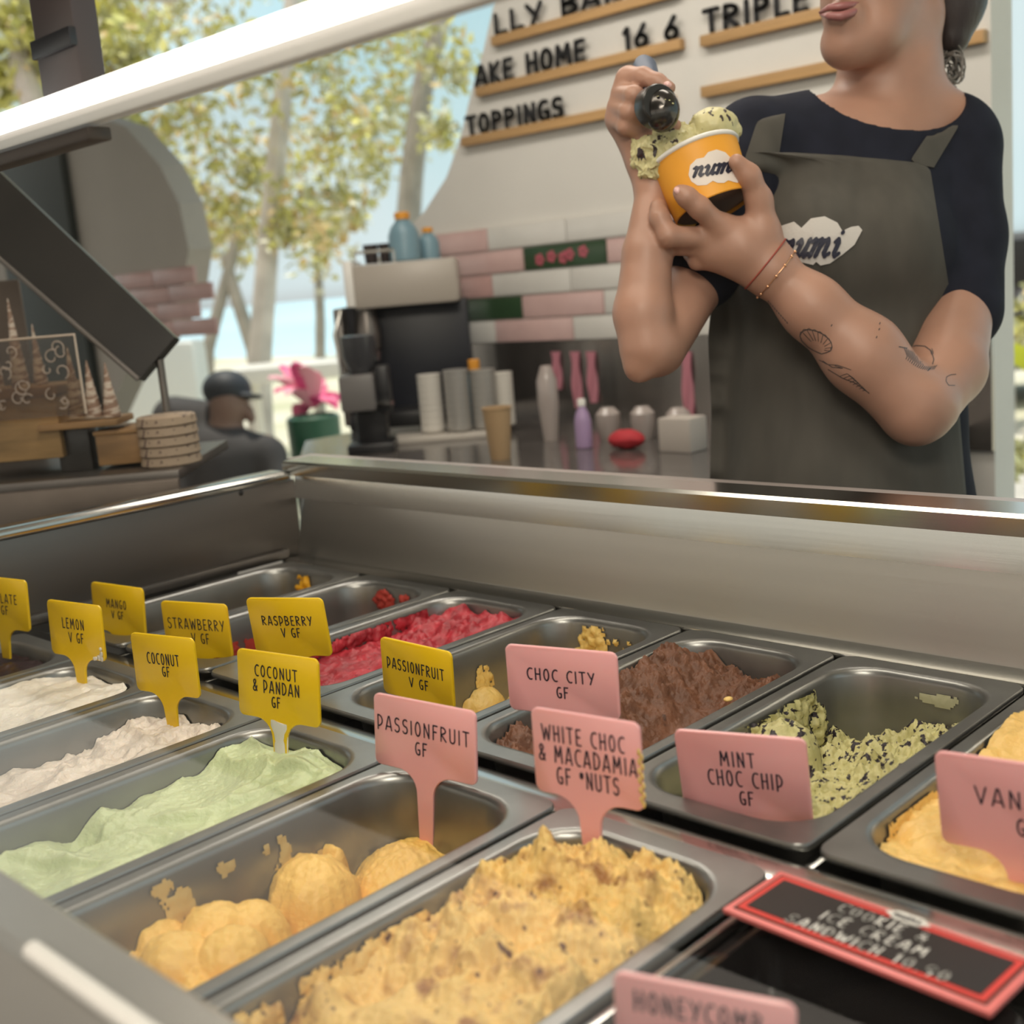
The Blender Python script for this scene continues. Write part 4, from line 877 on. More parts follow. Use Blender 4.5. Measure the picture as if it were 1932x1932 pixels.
# ------------------------------------------------------------------ figures: signed distance shapes, smoothly joined into one surface
import openvdb as vdb
class SDF:
    def __init__(s, lo, hi, h):
        s.lo = np.asarray(lo, float); s.h = h; s.n = np.ceil((np.asarray(hi, float) - s.lo) / h).astype(int) + 1
        s.D = np.full(tuple(s.n), .05, np.float32)
    def win(s, lo, hi):
        a = np.clip(np.floor((lo - s.lo) / s.h).astype(int), 0, s.n - 1); b = np.clip(np.ceil((hi - s.lo) / s.h).astype(int) + 1, 1, s.n)
        ax = [s.lo[i] + s.h * np.arange(a[i], b[i]) for i in range(3)]
        return tuple(slice(a[i], b[i]) for i in range(3)), np.stack(np.meshgrid(*ax, indexing='ij'), -1)
    def put(s, sl, d, k):
        o = s.D[sl]; hh = np.maximum(k - np.abs(o - d), 0) / k; s.D[sl] = np.minimum(o, d) - hh * hh * k * .25
    def cap(s, a, b, ra, rb, k=.012, flat=None, fax=None):
        a = np.asarray(a, float); b = np.asarray(b, float); m = max(ra, rb) * (1 if not flat else max(1, 1.0)) + k + .012
        sl, P = s.win(np.minimum(a, b) - m, np.maximum(a, b) + m)
        if P.size == 0: return s
        ba = b - a; L2 = max(ba @ ba, 1e-12); pa = P - a
        t = np.clip(pa @ ba / L2, 0, 1); q = pa - t[..., None] * ba
        if flat: w = q @ np.asarray(fax); q = q + (w * (1 / flat - 1))[..., None] * np.asarray(fax)
        d = (np.sqrt((q * q).sum(-1)) - (ra + (rb - ra) * t)) * (1 if not flat else min(1, .5 + flat / 2)); s.put(sl, d.astype(np.float32), k); return s
    def chain(s, pts, k=.012, **kw):
        for p, q in zip(pts[:-1], pts[1:]): s.cap(p[0], q[0], p[1], q[1], k, **kw)
        return s
    def ell(s, c, r, ax, k=.012, carve=False):
        c = np.asarray(c, float); m = max(r) + k + .012; sl, P = s.win(c - m, c + m); q = P - c
        u = np.stack([q @ np.asarray(ax[i]) / r[i] for i in range(3)], -1); n = np.sqrt((u * u).sum(-1)); n2 = np.sqrt(((u / np.array(r)) ** 2).sum(-1)) + 1e-9
        d = (n * (n - 1) / n2).astype(np.float32)
        if carve: s.D[sl] = np.maximum(s.D[sl], -d)
        else: s.put(sl, d, k)
        return s
    def mesh(s):
        g = vdb.FloatGrid(background=.05); g.copyFromArray(s.D); g.transform = vdb.createLinearTransform(voxelSize=s.h)
        p, q = g.convertToQuads(isovalue=0.0); p = p + s.lo
        return p.astype(float), q[:, ::-1].astype(int)
AX = (RT, UP, FW)
def K(u, v, d, r): return (px(u, v, d), r)
def shape(name, pq, mat, parent, **k): return obj(name, pq, mat, parent, smooth=180, **k)
ground_p = px(1600, 1000, 1.53)
ps = empty('person', (ground_p[0], ground_p[1], FZ), 'person in dark t-shirt and grey apron scooping ice cream into an orange tub', 'person')
skin = pmat('skin', (.42, .232, .165), .45, var=.12, vscale=14, bump=.06, bscale=400, sss=.12, sub=(.012, .005, .003), bdist=.0006)
skin_n = skin.node_tree
def armR(S, g=0.0, upto='hand'):
    S.chain([K(1425, 275, 1.51, .048 + g), K(1320, 505, 1.455, .040 + g)] if upto == 'sleeve' else [K(1425, 275, 1.51, .048), K(1308, 525, 1.455, .040), K(1238, 655, 1.392, .034)], .008)
def torso(S, g=0.0):
    S.cap(px(1600, 400, 1.55), px(1595, 760, 1.54), .135 + g, .128 + g, .03, flat=.72, fax=FW)
    S.cap(px(1595, 760, 1.54), px(1595, 1010, 1.54), .128 + g, .155 + g, .03, flat=.75, fax=FW)
    S.cap(px(1455, 290, 1.53), px(1785, 268, 1.56), .055 + g, .050 + g, .04)
    S.ell(px(1530, 470, 1.475), (.062 + g, .06 + g, .055 + g), AX, .04); S.ell(px(1680, 470, 1.475), (.062 + g, .06 + g, .055 + g), AX, .04)
allp = np.array([px(u, v, d) for u in (1130, 1900) for v in (-300, 1000) for d in (1.28, 1.75)])
lo = allp.min(0); hi = allp.max(0); lo[2] = FZ - .02
B = SDF(lo, hi, .0032)
torso(B)
hipL, hipR = px(1540, 1010, 1.55), px(1650, 1010, 1.55)
for hp_ in (hipL, hipR):
    kn = np.array([hp_[0], hp_[1], FZ + .46]); an = np.array([hp_[0], hp_[1], FZ + .08]); B.chain([(hp_, .085), (kn, .056), (an, .04)], .03)
    B.cap(an, an - np.array([FW[0], FW[1], 0]) * .13 - zz * .045, .038, .028, .02)
# neck, head
B.chain([K(1680, 250, 1.56, .066), K(1678, 150, 1.555, .0585), K(1690, 20, 1.57, .058)], .03)
B.cap(px(1690, 215, 1.57), px(1500, 268, 1.55), .045, .035, .03); B.cap(px(1690, 215, 1.57), px(1800, 245, 1.56), .045, .04, .03)
hf = -FW * .80 - RT * .60 - UP * .05; hf /= np.linalg.norm(hf); hr_ = np.cross(hf, UP); hr_ /= np.linalg.norm(hr_); hu = np.cross(hr_, hf); HA = (hr_, hu, hf)
hc = px(1690, -120, 1.55)
B.ell(hc, (.074, .098, .094), HA, .02)
chin = px(1597, 82, 1.475)
B.ell(px(1640, 0, 1.50), (.058, .075, .062), HA, .03)
B.cap(chin, px(1735, 25, 1.53), .022, .028, .02); B.cap(chin, px(1655, 62, 1.47), .022, .024, .025); B.ell(chin, (.023, .022, .020), HA, .02)
B.ell(px(1590, 28, 1.453), (.022, .019, .015), HA, .015)
B.cap(px(1600, -110, 1.455), px(1574, -40, 1.427), .008, .013, .012)
B.ell(px(1592, -32, 1.437), (.017, .010, .012), HA, .01)
for u, v in ((1572, -118), (1650, -122)): B.ell(px(u, v - 22, 1.462), (.022, .008, .012), HA, .012)
B.ell(px(1785, -40, 1.555), (.008, .028, .017), (hf, hu, hr_), .006)
# arm at the left of the picture, holding the scoop
armR(B)
B.chain([K(1228, 655, 1.384, .032), K(1207, 692, 1.372, .018)], .012)
B.chain([K(1222, 655, 1.374, .032), K(1213, 590, 1.374, .0325), K(1221, 480, 1.384, .0275), K(1233, 345, 1.400, .0180)], .008)
B.chain([K(1234, 345, 1.40, .0185), K(1200, 235, 1.412, .021), K(1192, 165, 1.405, .017)], .016)
B.chain([K(1234, 345, 1.40, .018), K(1168, 225, 1.415, .0125), K(1184, 150, 1.400, .0125)], .014)
B.cap(px(1222, 300, 1.40), px(1215, 235, 1.415), .020, .02, .015)
B.chain([K(1186, 146, 1.397, .0125), K(1214, 145, 1.375, .0105), K(1240, 155, 1.362, .0095), K(1262, 166, 1.357, .0075)], .005)
B.chain([K(1172, 178, 1.402, .012), K(1196, 180, 1.366, .0105), K(1222, 196, 1.375, .0085)], .005)
B.chain([K(1164, 202, 1.406, .0115), K(1186, 212, 1.372, .010), K(1210, 224, 1.380, .0085)], .005)
B.chain([K(1160, 224, 1.41, .0105), K(1180, 240, 1.380, .009), K(1202, 250, 1.386, .0075)], .005)
B.chain([K(1222, 305, 1.395, .0145), K(1240, 268, 1.380, .0115), K(1272, 238, 1.374, .0085)], .008)
# arm at the right of the picture, its hand under the tub
B.chain([K(1800, 285, 1.55, .046), K(1806, 560, 1.50, .044), K(1786, 695, 1.43, .044), K(1738, 775, 1.385, .036)], .01)
B.chain([K(1730, 775, 1.38, .036), K(1724, 806, 1.372, .015)], .02)
B.chain([K(1718, 760, 1.377, .040), K(1628, 668, 1.374, .0415), K(1532, 580, 1.374, .0325), K(1458, 514, 1.376, .0255)], .02)
for t in ((1358, 428, 1.362, .0135), (1330, 450, 1.372, .0135), (1335, 470, 1.38, .0125), (1345, 488, 1.385, .011), (1440, 440, 1.368, .018)):
    B.cap(px(1455, 510, 1.376), px(*t[:3]), .0215, t[3], .016)
B.cap(px(1358, 428, 1.362), px(1436, 440, 1.366), .012, .016, .014); B.cap(px(1400, 470, 1.368), px(1345, 475, 1.375), .022, .014, .015)
B.chain([K(1358, 428, 1.358, .0130), K(1320, 392, 1.340, .0118), K(1296, 372, 1.336, .0108), K(1284, 363, 1.336, .0088)], .006)
B.chain([K(1330, 450, 1.368, .0130), K(1262, 446, 1.352, .0115), K(1245, 412, 1.356, .0108), K(1241, 388, 1.362, .0088)], .006)
B.chain([K(1335, 470, 1.378, .012), K(1283, 463, 1.374, .0100), K(1268, 440, 1.392, .009)], .006)
B.chain([K(1345, 488, 1.384, .0105), K(1315, 493, 1.386, .009), K(1300, 478, 1.405, .008)], .006)
B.chain([K(1440, 440, 1.366, .0185), K(1432, 378, 1.356, .0142), K(1413, 332, 1.344, .0120), K(1390, 306, 1.336, .0092)], .008)
body = shape('body', B.mesh(), skin, ps)
# t-shirt
S_ = SDF(lo, hi, .0042); G_ = .012
torso(S_, G_); armR(S_, .011, 'sleeve')
S_.chain([K(1800, 290, 1.55, .056), K(1806, 450, 1.525, .055), K(1806, 585, 1.495, .054)], .02)
S_.ell(px(1684, 165, 1.50), (.098, .064, .16), AX, carve=True)
S_.ell(px(1690, 100, 1.56), (.075, .09, .14), AX, carve=True)
shirt_m = pmat('navy_black_cotton', (.015, .017, .028), .9, spec=.15, var=.2, vscale=30, bump=.05, bscale=90)
shirt = shape('t_shirt', S_.mesh(), shirt_m, ps)
# trousers and shoes
T_ = SDF(lo, hi, .008)
for hp_ in (hipL, hipR):
    kn = np.array([hp_[0], hp_[1], FZ + .46]); an = np.array([hp_[0], hp_[1], FZ + .06]); T_.chain([(hp_, .105), (kn, .072), (an, .06)], .03)
T_.cap(px(1595, 940, 1.54), px(1595, 1010, 1.54), .15, .172, .03, flat=.78, fax=FW)
shape('trousers', T_.mesh(), pmat('dark_trousers', (.02, .02, .025), .8), ps)
# hair
H_ = SDF(lo, hi, .005)
H_.ell(hc + hu * .015 - hf * .018, (.084, .100, .092), HA, .02); H_.ell(hc + hf * .085 - hu * .05, (.075, .088, .07), HA, carve=True)
H_.chain([K(1795, -90, 1.58, .042), K(1800, 5, 1.58, .034), K(1796, 72, 1.58, .022)], .03)
hair_m = pmat('dark_brown_hair', (.035, .026, .026), .45, var=.4, vscale=20, bump=.6, bscale=60, stretch=(1, 1, .25), bdist=.004)
hair = shape('hair', H_.mesh(), hair_m, ps)
cu = MB(); rr_ = random.Random(3)
for k in range(26):
    c = px(1790 + rr_.uniform(-6, 6), 128 + rr_.uniform(-6, 8), 1.575); r = rr_.uniform(.006, .022); a0 = rr_.uniform(0, 6)
    cu.tube([c + RT * r * math.cos(a0 + t) * .8 + UP * r * math.sin(a0 + t) * 1.25 + FW * .012 * math.sin(t * 1.3 + k) for t in np.linspace(0, rr_.uniform(3, 6.5), 14)], .0012, 5)
obj('curl', cu, pmat('greying_hair', (.16, .145, .13), .4), hair, label='loose greyish curl')
# lips and eyes
lp = MB()
def lipc(pts, r): lp.tube([px(u, v, d) for u, v, d in pts], r, 10)
lipc([(1546, 24, 1.452), (1565, 14, 1.439), (1584, 12, 1.433), (1606, 9, 1.436), (1628, 6, 1.447)], [.0015, .0040, .0045, .004, .0015])
lipc([(1548, 28, 1.452), (1566, 30, 1.437), (1586, 31, 1.431), (1608, 24, 1.436), (1627, 10, 1.447)], [.0015, .0045, .0055, .0045, .0015])
obj('lips', lp, pmat('lip', (.33, .13, .125), .35), ps, smooth=180)
for u, v, d in ((1570, -116, 1.450), (1650, -122, 1.458)): obj('eye', MB().ball(px(u, v, d + .004), .0105, 14), M['white'], ps, smooth=180)
# nails
nm = pmat('nail', (.74, .45, .42), .15, coat=.3)
def nail(u, v, d, a, b, ang):
    c = px(u, v, d); ca, sa = math.cos(ang), math.sin(ang); e1 = RT * ca + UP * sa; e2 = -RT * sa + UP * ca
    m = MB(); m.ball((0, 0, 0), (1, 1, 1), 14); m.V = [tuple(c + e1 * x * a + e2 * y * b - FW * z_ * .0028) for x, y, z_ in m.V]; obj('fingernail', m, nm, ps, smooth=180)
nail(1398, 311, 1.3335, .0075, .0058, 2.35); nail(1279, 360, 1.3300, .0052, .0040, 2.4); nail(1260, 160, 1.3515, .0050, .0036, -.35)

def bvh(o):
    me = o.data; l = np.array(WL[o.name]); return BVHTree.FromPolygons([Vector(v.co) + Vector(l) for v in me.vertices], [list(p.vertices) for p in me.polygons])
TS = SDF(lo, hi, .006); torso(TS, G_); tsp, tsq = TS.mesh()
BT, SH_, ST_ = bvh(body), bvh(shirt), BVHTree.FromPolygons([Vector(p) for p in tsp], tsq.tolist())
def hit(bv, u, v):
    r = px(u, v, 1.0) - CAMP; r /= np.linalg.norm(r); h, n, i, dd = bv.ray_cast(Vector(CAMP), Vector(r)); return None if h is None else (np.array(h), np.array(n))
# apron shaped over the shirt
apron_m = pmat('grey_apron_canvas', (.068, .062, .052), .85, var=.15, vscale=40, bump=.08, bscale=120, stretch=(1, 1, .15))
def inpoly(u, v, poly):
    c = False; n = len(poly)
    for i in range(n):
        (x1, y1), (x2, y2) = poly[i], poly[(i + 1) % n]
        if (y1 > v) != (y2 > v) and u < (x2 - x1) * (v - y1) / (y2 - y1) + x1: c = not c
    return c
def cloth(poly, du, off, th, mat, name, parent, fold=0.0, strap=False):
    us = [p[0] for p in poly]; vs = [p[1] for p in poly]; nu = int((max(us) - min(us)) / du) + 1; nv = int((max(vs) - min(vs)) / du) + 1
    vmin, vmax = min(vs), max(vs); V = []; idx = {}; Fc = []
    rows = []
    for j in range(nv + 1):
        v = vmin + (vmax - vmin) * min(max(j / nv, .002), .998); xs = []
        for i in range(len(poly)):
            (x1, y1), (x2, y2) = poly[i], poly[(i + 1) % len(poly)]
            if (y1 > v) != (y2 > v): xs.append((x2 - x1) * (v - y1) / (y2 - y1) + x1)
        rows.append((v, min(xs), max(xs)))
    G2 = np.zeros((nv + 1, nu + 1, 3)); last = 1.45
    for j, (v, ua, ub) in enumerate(rows):
        dl = [None] * (nu + 1)
        for i in range(nu + 1):
            u = ua + (ub - ua) * i / nu; h = hit(SH_ if (v < 330 and u < 1600) or strap else ST_, u, v)
            if h is not None: dl[i] = depth(h[0])
        known = [i for i in range(nu + 1) if dl[i] is not None]
        for i in range(nu + 1):
            if dl[i] is None: dl[i] = dl[min(known, key=lambda q: abs(q - i))] if known else last
        dl = np.array(dl)
        for _ in range(3): dl[1:-1] = (dl[:-2] + dl[1:-1] * 2 + dl[2:]) / 4
        last = dl[nu // 2]
        for i in range(nu + 1):
            u = ua + (ub - ua) * i / nu; G2[j, i] = px(u, v, dl[i] - off - fold * (.5 + .5 * fb(u * .02, v * .004, 3.3, 2)))
    for _ in range(4): G2[1:-1] = (G2[:-2] + 2 * G2[1:-1] + G2[2:]) / 4
    fr_ = [tuple(p) for p in G2.reshape(-1, 3)]; bk_ = [tuple(p + FW * th) for p in G2.reshape(-1, 3)]; n = len(fr_); W2 = nu + 1; V = fr_ + bk_
    for j in range(nv):
        for i in range(nu):
            a = j * W2 + i; Fc.append((a, a + 1, a + W2 + 1, a + W2)); Fc.append((n + a + W2, n + a + W2 + 1, n + a + 1, n + a))
    edge = [(0, i) for i in range(nu + 1)] + [(j, nu) for j in range(1, nv + 1)] + [(nv, i) for i in range(nu - 1, -1, -1)] + [(j, 0) for j in range(nv - 1, 0, -1)]
    for (a, b) in zip(edge, edge[1:] + edge[:1]):
        p, q = a[0] * W2 + a[1], b[0] * W2 + b[1]; Fc.append((q, p, p + n, q + n))
    return obj(name, (V, Fc), mat, parent, smooth=60)
apron = cloth([(1410, 286), (1470, 286), (1752, 300), (1768, 400), (1800, 600), (1812, 800), (1830, 1010), (1336, 1010), (1340, 900), (1343, 780), (1336, 640), (1346, 540), (1378, 400)], 7, .006, .003, apron_m, 'apron', ps, .006)
cloth([(1432, 219), (1482, 214), (1470, 292), (1408, 292)], 5, .004, .003, apron_m, 'apron_strap', apron, 0.0, True)
cloth([(1772, 222), (1816, 226), (1762, 316), (1712, 311)], 5, .004, .003, apron_m, 'apron_strap', apron, 0.0, True)
AT = bvh(apron)
# cloud patch with the shop's word on the apron
cloud = [(1452, 470), (1468, 428), (1498, 418), (1512, 430), (1530, 412), (1556, 408), (1580, 420), (1592, 440), (1606, 428), (1620, 426), (1627, 434), (1612, 462), (1590, 480), (1566, 497), (1548, 501), (1540, 494), (1534, 500), (1500, 492), (1470, 492)]
def onA(u, v, off):
    h = hit(AT, u, v); return px(u, v, depth(h[0]) - off) if h is not None else px(u, v, 1.42)
pm_ = MB(); cx_, cy_ = 1540, 458; ringN = []
for s in (0.02, .25, .5, .75, 1.0): ringN.append([onA(cx_ + (u - cx_) * s, cy_ + (v - cy_) * s, .0022) for u, v in cloud])
pm_.loft(ringN, True, False); patch = obj('logo_patch', pm_, pmat('patch_white', (.56, .53, .50), .8, bump=.2, bscale=300), apron, smooth=60)
tm_ = MB(); stt, tw_ = layout('numi', .07)
def plA(x, y): return onA(1474 + x / tw_ * 112 + (y - .4) * 14, 488 - y * 46 - x / tw_ * 12 + (x / tw_) ** 2 * 8, .0040)
strokes2mesh(tm_, stt, plA, .12, contrast=.45); obj('logo_lettering', tm_, M['ink'], patch, smooth=0)
# tattoos on the forearm
ink = pmat('tattoo_ink', (.055, .045, .045), .5); tt = MB()
def onB(u, v, off=.0004):
    h = hit(BT, u, v); return None if h is None else h[0] - (h[0] - CAMP) / np.linalg.norm(h[0] - CAMP) * off
def tat(pts, w=.9, n=3):
    pp_ = []
    for (a, b) in zip(pts[:-1], pts[1:]):
        for k in range(n): pp_.append((a[0] + (b[0] - a[0]) * k / n, a[1] + (b[1] - a[1]) * k / n))
    pp_.append(pts[-1])
    for a, b in zip(pp_[:-1], pp_[1:]):
        d = np.array([b[0] - a[0], b[1] - a[1]]); L = np.linalg.norm(d)
        if L < 1e-6: continue
        nn = np.array([-d[1], d[0]]) / L * w; q = [onB(a[0] + nn[0], a[1] + nn[1]), onB(a[0] - nn[0], a[1] - nn[1]), onB(b[0] - nn[0], b[1] - nn[1]), onB(b[0] + nn[0], b[1] + nn[1])]
        if all(x is not None for x in q) and max(np.linalg.norm(q[0] - x) for x in q) < .01: tt.add(q, [(0, 1, 2, 3)])
sc_ = (1545, 660); fan = [(1509, 634), (1513, 626), (1522, 622), (1532, 623), (1543, 626), (1553, 631), (1562, 638), (1568, 646), (1570, 655), (1567, 662)]
tat(fan + [(1560, 665), (1550, 668), (1538, 663), (1524, 655), (1513, 644), (1509, 634)], .9)
for p in fan[1:]: tat([p, (p[0] * .45 + sc_[0] * .55, p[1] * .45 + sc_[1] * .55)], .6)
for a, b in zip(fan[:-1], fan[1:]): tat([a, ((a[0] + b[0]) / 2 - 1, (a[1] + b[1]) / 2 - 3), b], .6)
def tat_done(lab):
    global tt
    obj('tattoo', tt, ink, ps, smooth=0, label=lab); tt = MB()
tat_done('fine line tattoo of a sea shell')
wing = [(1696, 654), (1712, 657), (1728, 652), (1745, 653), (1757, 662), (1762, 678), (1758, 692), (1750, 700)]
tat(wing, 1.0)
for k in range(16):
    t = k / 15; a = (1706 + 52 * t, 656 + 8 * math.sin(t * 3)); tat([a, (a[0] + 6 + 4 * t, a[1] + 16 + 22 * t * (1 - .3 * t)), (a[0] + 3, a[1] + 22 + 18 * t)], .75)
tat_done('shaded tattoo of a wing near the elbow')
tat([(1545, 679), (1562, 688), (1580, 689), (1606, 698)], .7); tat([(1552, 681), (1570, 693), (1590, 695), (1575, 690)], .7); tat([(1562, 697), (1590, 714), (1612, 722), (1640, 742)], .8)
for k in range(8): tat([(1585 + k * 6, 710 + k * 4), (1598 + k * 5, 705 + k * 4.4), (1612 + k * 4, 715 + k * 4)], .6)
tat_done('fine line tattoo of flowers')
for k in range(10): tat([(1449 + k * 3.9, 567 + k * 4.4), (1451 + k * 3.9, 571 + k * 4.4)], .8, 1)
tat_done('small row of tattooed letters')
for u, v in ((1661, 608), (1660, 619), (1655, 634), (1570, 612)): tat([(u, v), (u - 2, v + 4)], 1.0, 1)
tat_done('tiny tattooed marks')
tat([(1785, 719), (1786, 711), (1794, 707), (1804, 706)], .7); tat([(1785, 719), (1790, 727), (1802, 727)], .7)
tat_done('small open ring tattoo')
# bracelets: rings cut square to the forearm
def ring_on(u, v, dirpx, r0, n=40):
    c = px(u, v, 1.376); ax = px(u + dirpx[0] * 50, v + dirpx[1] * 50, 1.376) - c; ax /= np.linalg.norm(ax); e1 = np.cross(ax, FW); e1 /= np.linalg.norm(e1); e2 = np.cross(ax, e1)
    out = []
    for k in range(n):
        a = 2 * PI * k / n; dv = e1 * math.cos(a) + e2 * math.sin(a); h = BT.ray_cast(Vector(c + dv * .06), Vector(-dv)); out.append(np.array(h[0]) + dv * .0008 if h[0] is not None else c + dv * r0)
    return out
r1 = ring_on(1450, 490, (.78, .62), .027); obj('string_bracelet', MB().tube(r1 + [r1[0]], .0009, 6), pmat('red_string', (.30, .045, .03), .7), ps, smooth=180, label='thin red string bracelet')
r2 = ring_on(1464, 518, (.78, .62), .027); gold = pmat('gold_chain', (.75, .42, .24), .25, 1.0)
cb2 = obj('bead_bracelet', MB().tube(r2 + [r2[0]], .0006, 6), gold, ps, smooth=180, label='fine rose gold bracelet with beads')
for k in range(0, 40, 3): obj('bead', MB().ball(r2[k], .0019, 10), gold, cb2, smooth=180)

# scoop
sp = empty('ice_cream_scoop', px(1236, 200, 1.37), 'dark shiny ice cream scoop with blue grey handle held above the tub', 'scoop')
ha, hb = px(1216, 128, 1.432), px(1238, 196, 1.352)
obj('handle', MB().tube([ha + (hb - ha) * -.12, ha, ha + (hb - ha) * .5, hb], [.011, .0145, .0125, .0105], 18), pmat('blue_grey_rubber', (.05, .075, .13), .5), sp)
bdir = hb - ha; bdir /= np.linalg.norm(bdir)
gunm = pmat('dark_chrome', (.075, .07, .065), .2, .85)
obj('collar', MB().lathe([(.0215, 0), (.0235, .004), (.0225, .02), (.021, .022)], px(1229, 207, 1.352), tuple(-FW * .85 + RT * .35), 28), pmat('dark_collar', (.05, .048, .046), .3, .6), sp)
bm_ = MB(); bm_.ball((0, 0, 0), 1, 28); c = px(1249, 209, 1.338); bm_.V = [tuple(c + RT * x * .0195 + UP * y * .0235 - FW * z_ * .019) for x, y, z_ in bm_.V]; obj('bowl', bm_, gunm, sp, smooth=180)
mt = MB()
for u, v, r in ((1262, 190, .0022), (1268, 196, .0025), (1255, 188, .0013), (1242, 183, .002), (1270, 206, .0016)): mt.ball(px(u, v, 1.3195 + .00035 * abs(u - 1249) * .6), (r, r, r * .6), 8)
obj('melt_residue', mt, GM['mint_gelato'], sp, smooth=180)

# orange tub
ca = -RT * .34 + UP * .93 + FW * .14; ca /= np.linalg.norm(ca); rim = px(1308, 296, 1.388); base_ = rim - ca * .066
tb = empty('ice_cream_tub', base_, 'orange paper tub with white cloud logo held in the hand', 'tub')
oc = pmat('orange_paper', (.82, .36, .03), .5, var=.04, vscale=12)
obj('cup_wall', MB().lathe([(.0445, 0), (.0455, .001), (.0520, .064), (.0508, .064), (.0435, .006), (.0445, 0)], base_, tuple(ca), 56, False), oc, tb)
obj('cup_bottom', MB().lathe([(.0435, .004), (.0436, .006)], base_, tuple(ca), 40), pmat('brown_board', (.16, .11, .09), .7), tb)
obj('rolled_rim', MB().lathe([(.0508, .0625), (.0535, .0632), (.0545, .0655), (.0535, .0678), (.0508, .0683), (.0495, .0655), (.0508, .0625)], base_, tuple(ca), 56), M['white'], tb, smooth=180)
def onCup(u, v, off):
    r = px(u, v, 1.0) - CAMP; r /= np.linalg.norm(r); o = CAMP - base_; k_ = (.0520 - .0455) / .063
    # ray against the cone r = .0455 + k z
    od, rd = o @ ca, r @ ca; oP, rP = o - ca * od, r - ca * rd; R0 = .0455 + k_ * od + off
    a = rP @ rP - (k_ * rd) ** 2; b = 2 * (oP @ rP - R0 * k_ * rd); c = oP @ oP - R0 * R0; disc = b * b - 4 * a * c
    t = (-b - math.sqrt(max(disc, 0))) / (2 * a); return CAMP + r * t
cl = [(1299, 330), (1302, 312), (1314, 300), (1328, 297), (1336, 287), (1352, 282), (1368, 287), (1378, 297), (1388, 305), (1390, 325), (1393, 345), (1384, 343), (1374, 340), (1366, 345), (1354, 345), (1345, 341), (1333, 349), (1316, 350), (1304, 342)]
pm_ = MB(); pm_.loft([[onCup(1345 + (u - 1345) * s, 320 + (v - 320) * s, .0004) for u, v in cl] for s in (.02, .35, .7, 1.0)], True, False); lgp = obj('logo_cloud', pm_, pmat('logo_white', (.74, .66, .60), .5), tb, smooth=60)
tm_ = MB()
def plC(x, y): return onCup(1309 + x / tw_ * 86 + (y - .4) * 4 - 0, 334 - y * 26 - x / tw_ * 12, .0008)
strokes2mesh(tm_, stt, plC, .125, contrast=.45); obj('logo_lettering', tm_, M['ink'], lgp, smooth=0)
# ice cream in the tub: round scoop and rough chocolate flecked scrape
I_ = SDF(rim - .08, rim + .09, .0014)
I_.ell(rim + ca * -.008, (.046, .046, .014), (np.cross(ca, FW) / np.linalg.norm(np.cross(ca, FW)), np.cross(ca, np.cross(ca, FW)) / np.linalg.norm(np.cross(ca, np.cross(ca, FW))), ca), .006)
I_.ell(px(1346, 243, 1.385), (.0275, .0235, .027), AX, .004); I_.ell(px(1375, 235, 1.385), (.010, .012, .012), AX, .006)
for u, v, d, r in ((1212, 300, 1.385, .013), (1222, 322, 1.382, .011), (1234, 284, 1.38, .018), (1216, 285, 1.38, .012), (1258, 268, 1.38, .018), (1280, 258, 1.384, .016), (1246, 305, 1.375, .016), (1275, 288, 1.37, .016), (1204, 276, 1.386, .0050), (1300, 270, 1.38, .014), (1196, 270, 1.386, .0035), (1232, 318, 1.38, .012), (1388, 250, 1.38, .006), (1393, 244, 1.38, .003)):
    I_.ell(px(u, v, d), (r, r, r), AX, .006)
P3, q3 = I_.mesh()
out = []
for p in P3:
    uu = (p - CAMP) @ RT / ((p - CAMP) @ FW) * FPX + 966; a = .0007 if uu > 1312 else .0034
    v3 = Vector(p); out.append(p + a * np.array([noise.fractal(v3 * 130 + Vector((k * 7., 0, 0)), 1.0, 2.0, 4) for k in range(3)]))
gmc = pmat('mint_scoop', (.60, .55, .29), .45, var=.15, vscale=30, bump=.3, bscale=260, sss=.2, sub=(.006, .004, .0025), bdist=.001); flecks(gmc, 110, .60, (.03, .015, .018), (1, 1, .6))
tag(shape('ice_cream_serving', (np.array(out), q3), gmc, None), 'mint ice cream with chocolate flecks heaped in the orange tub', 'ice cream')

# person in a cap outside the opening
dd = 5.3
mo = px(430, 900, dd)
o2 = empty('person', (mo[0], mo[1], FZ - .07), 'person outside in a dark cap and dark jacket, seen in profile through the opening', 'person')
sk2 = pmat('shaded_skin', (.20, .12, .09), .6); jk = pmat('dark_jacket', (.05, .045, .045), .8, var=.3, vscale=6); cpm = pmat('dark_cap', (.020, .022, .028), .6)  # skin colour darkened to put the figure in shade
lo2 = np.array([mo[0] - .75, mo[1] - .55, FZ - .09]); hi2 = np.array([mo[0] + .75, mo[1] + .75, .25])
Bm = SDF(lo2, hi2, .012)
Bm.ell(px(432, 758, dd), (.085, .115, .10), AX, .03); Bm.cap(px(470, 775, dd - .02), px(474, 790, dd - .02), .02, .02, .03); Bm.cap(px(425, 800, dd), px(415, 850, dd), .06, .07, .04)
pel = np.array([mo[0], mo[1], FZ + .50]); Bm.cap(px(420, 870, dd), pel, .15, .15, .05, flat=.7, fax=FW); Bm.cap(px(360, 850, dd), px(500, 850, dd), .07, .07, .06)
for s_ in (-.1, .1):
    hp_ = pel + h0 * s_; an = np.array([hp_[0], hp_[1], FZ - .01]); Bm.chain([(hp_, .085), ((hp_ + an) / 2, .06), (an, .045)], .04)
Bm.chain([(px(510, 860, dd), .055), (px(530, 930, dd - .05), .045), (px(470, 960, dd - .2), .035)], .04); Bm.chain([(px(350, 860, dd), .055), (px(340, 950, dd - .05), .045), (px(400, 980, dd - .2), .035)], .04)
b2 = shape('body', Bm.mesh(), sk2, o2)
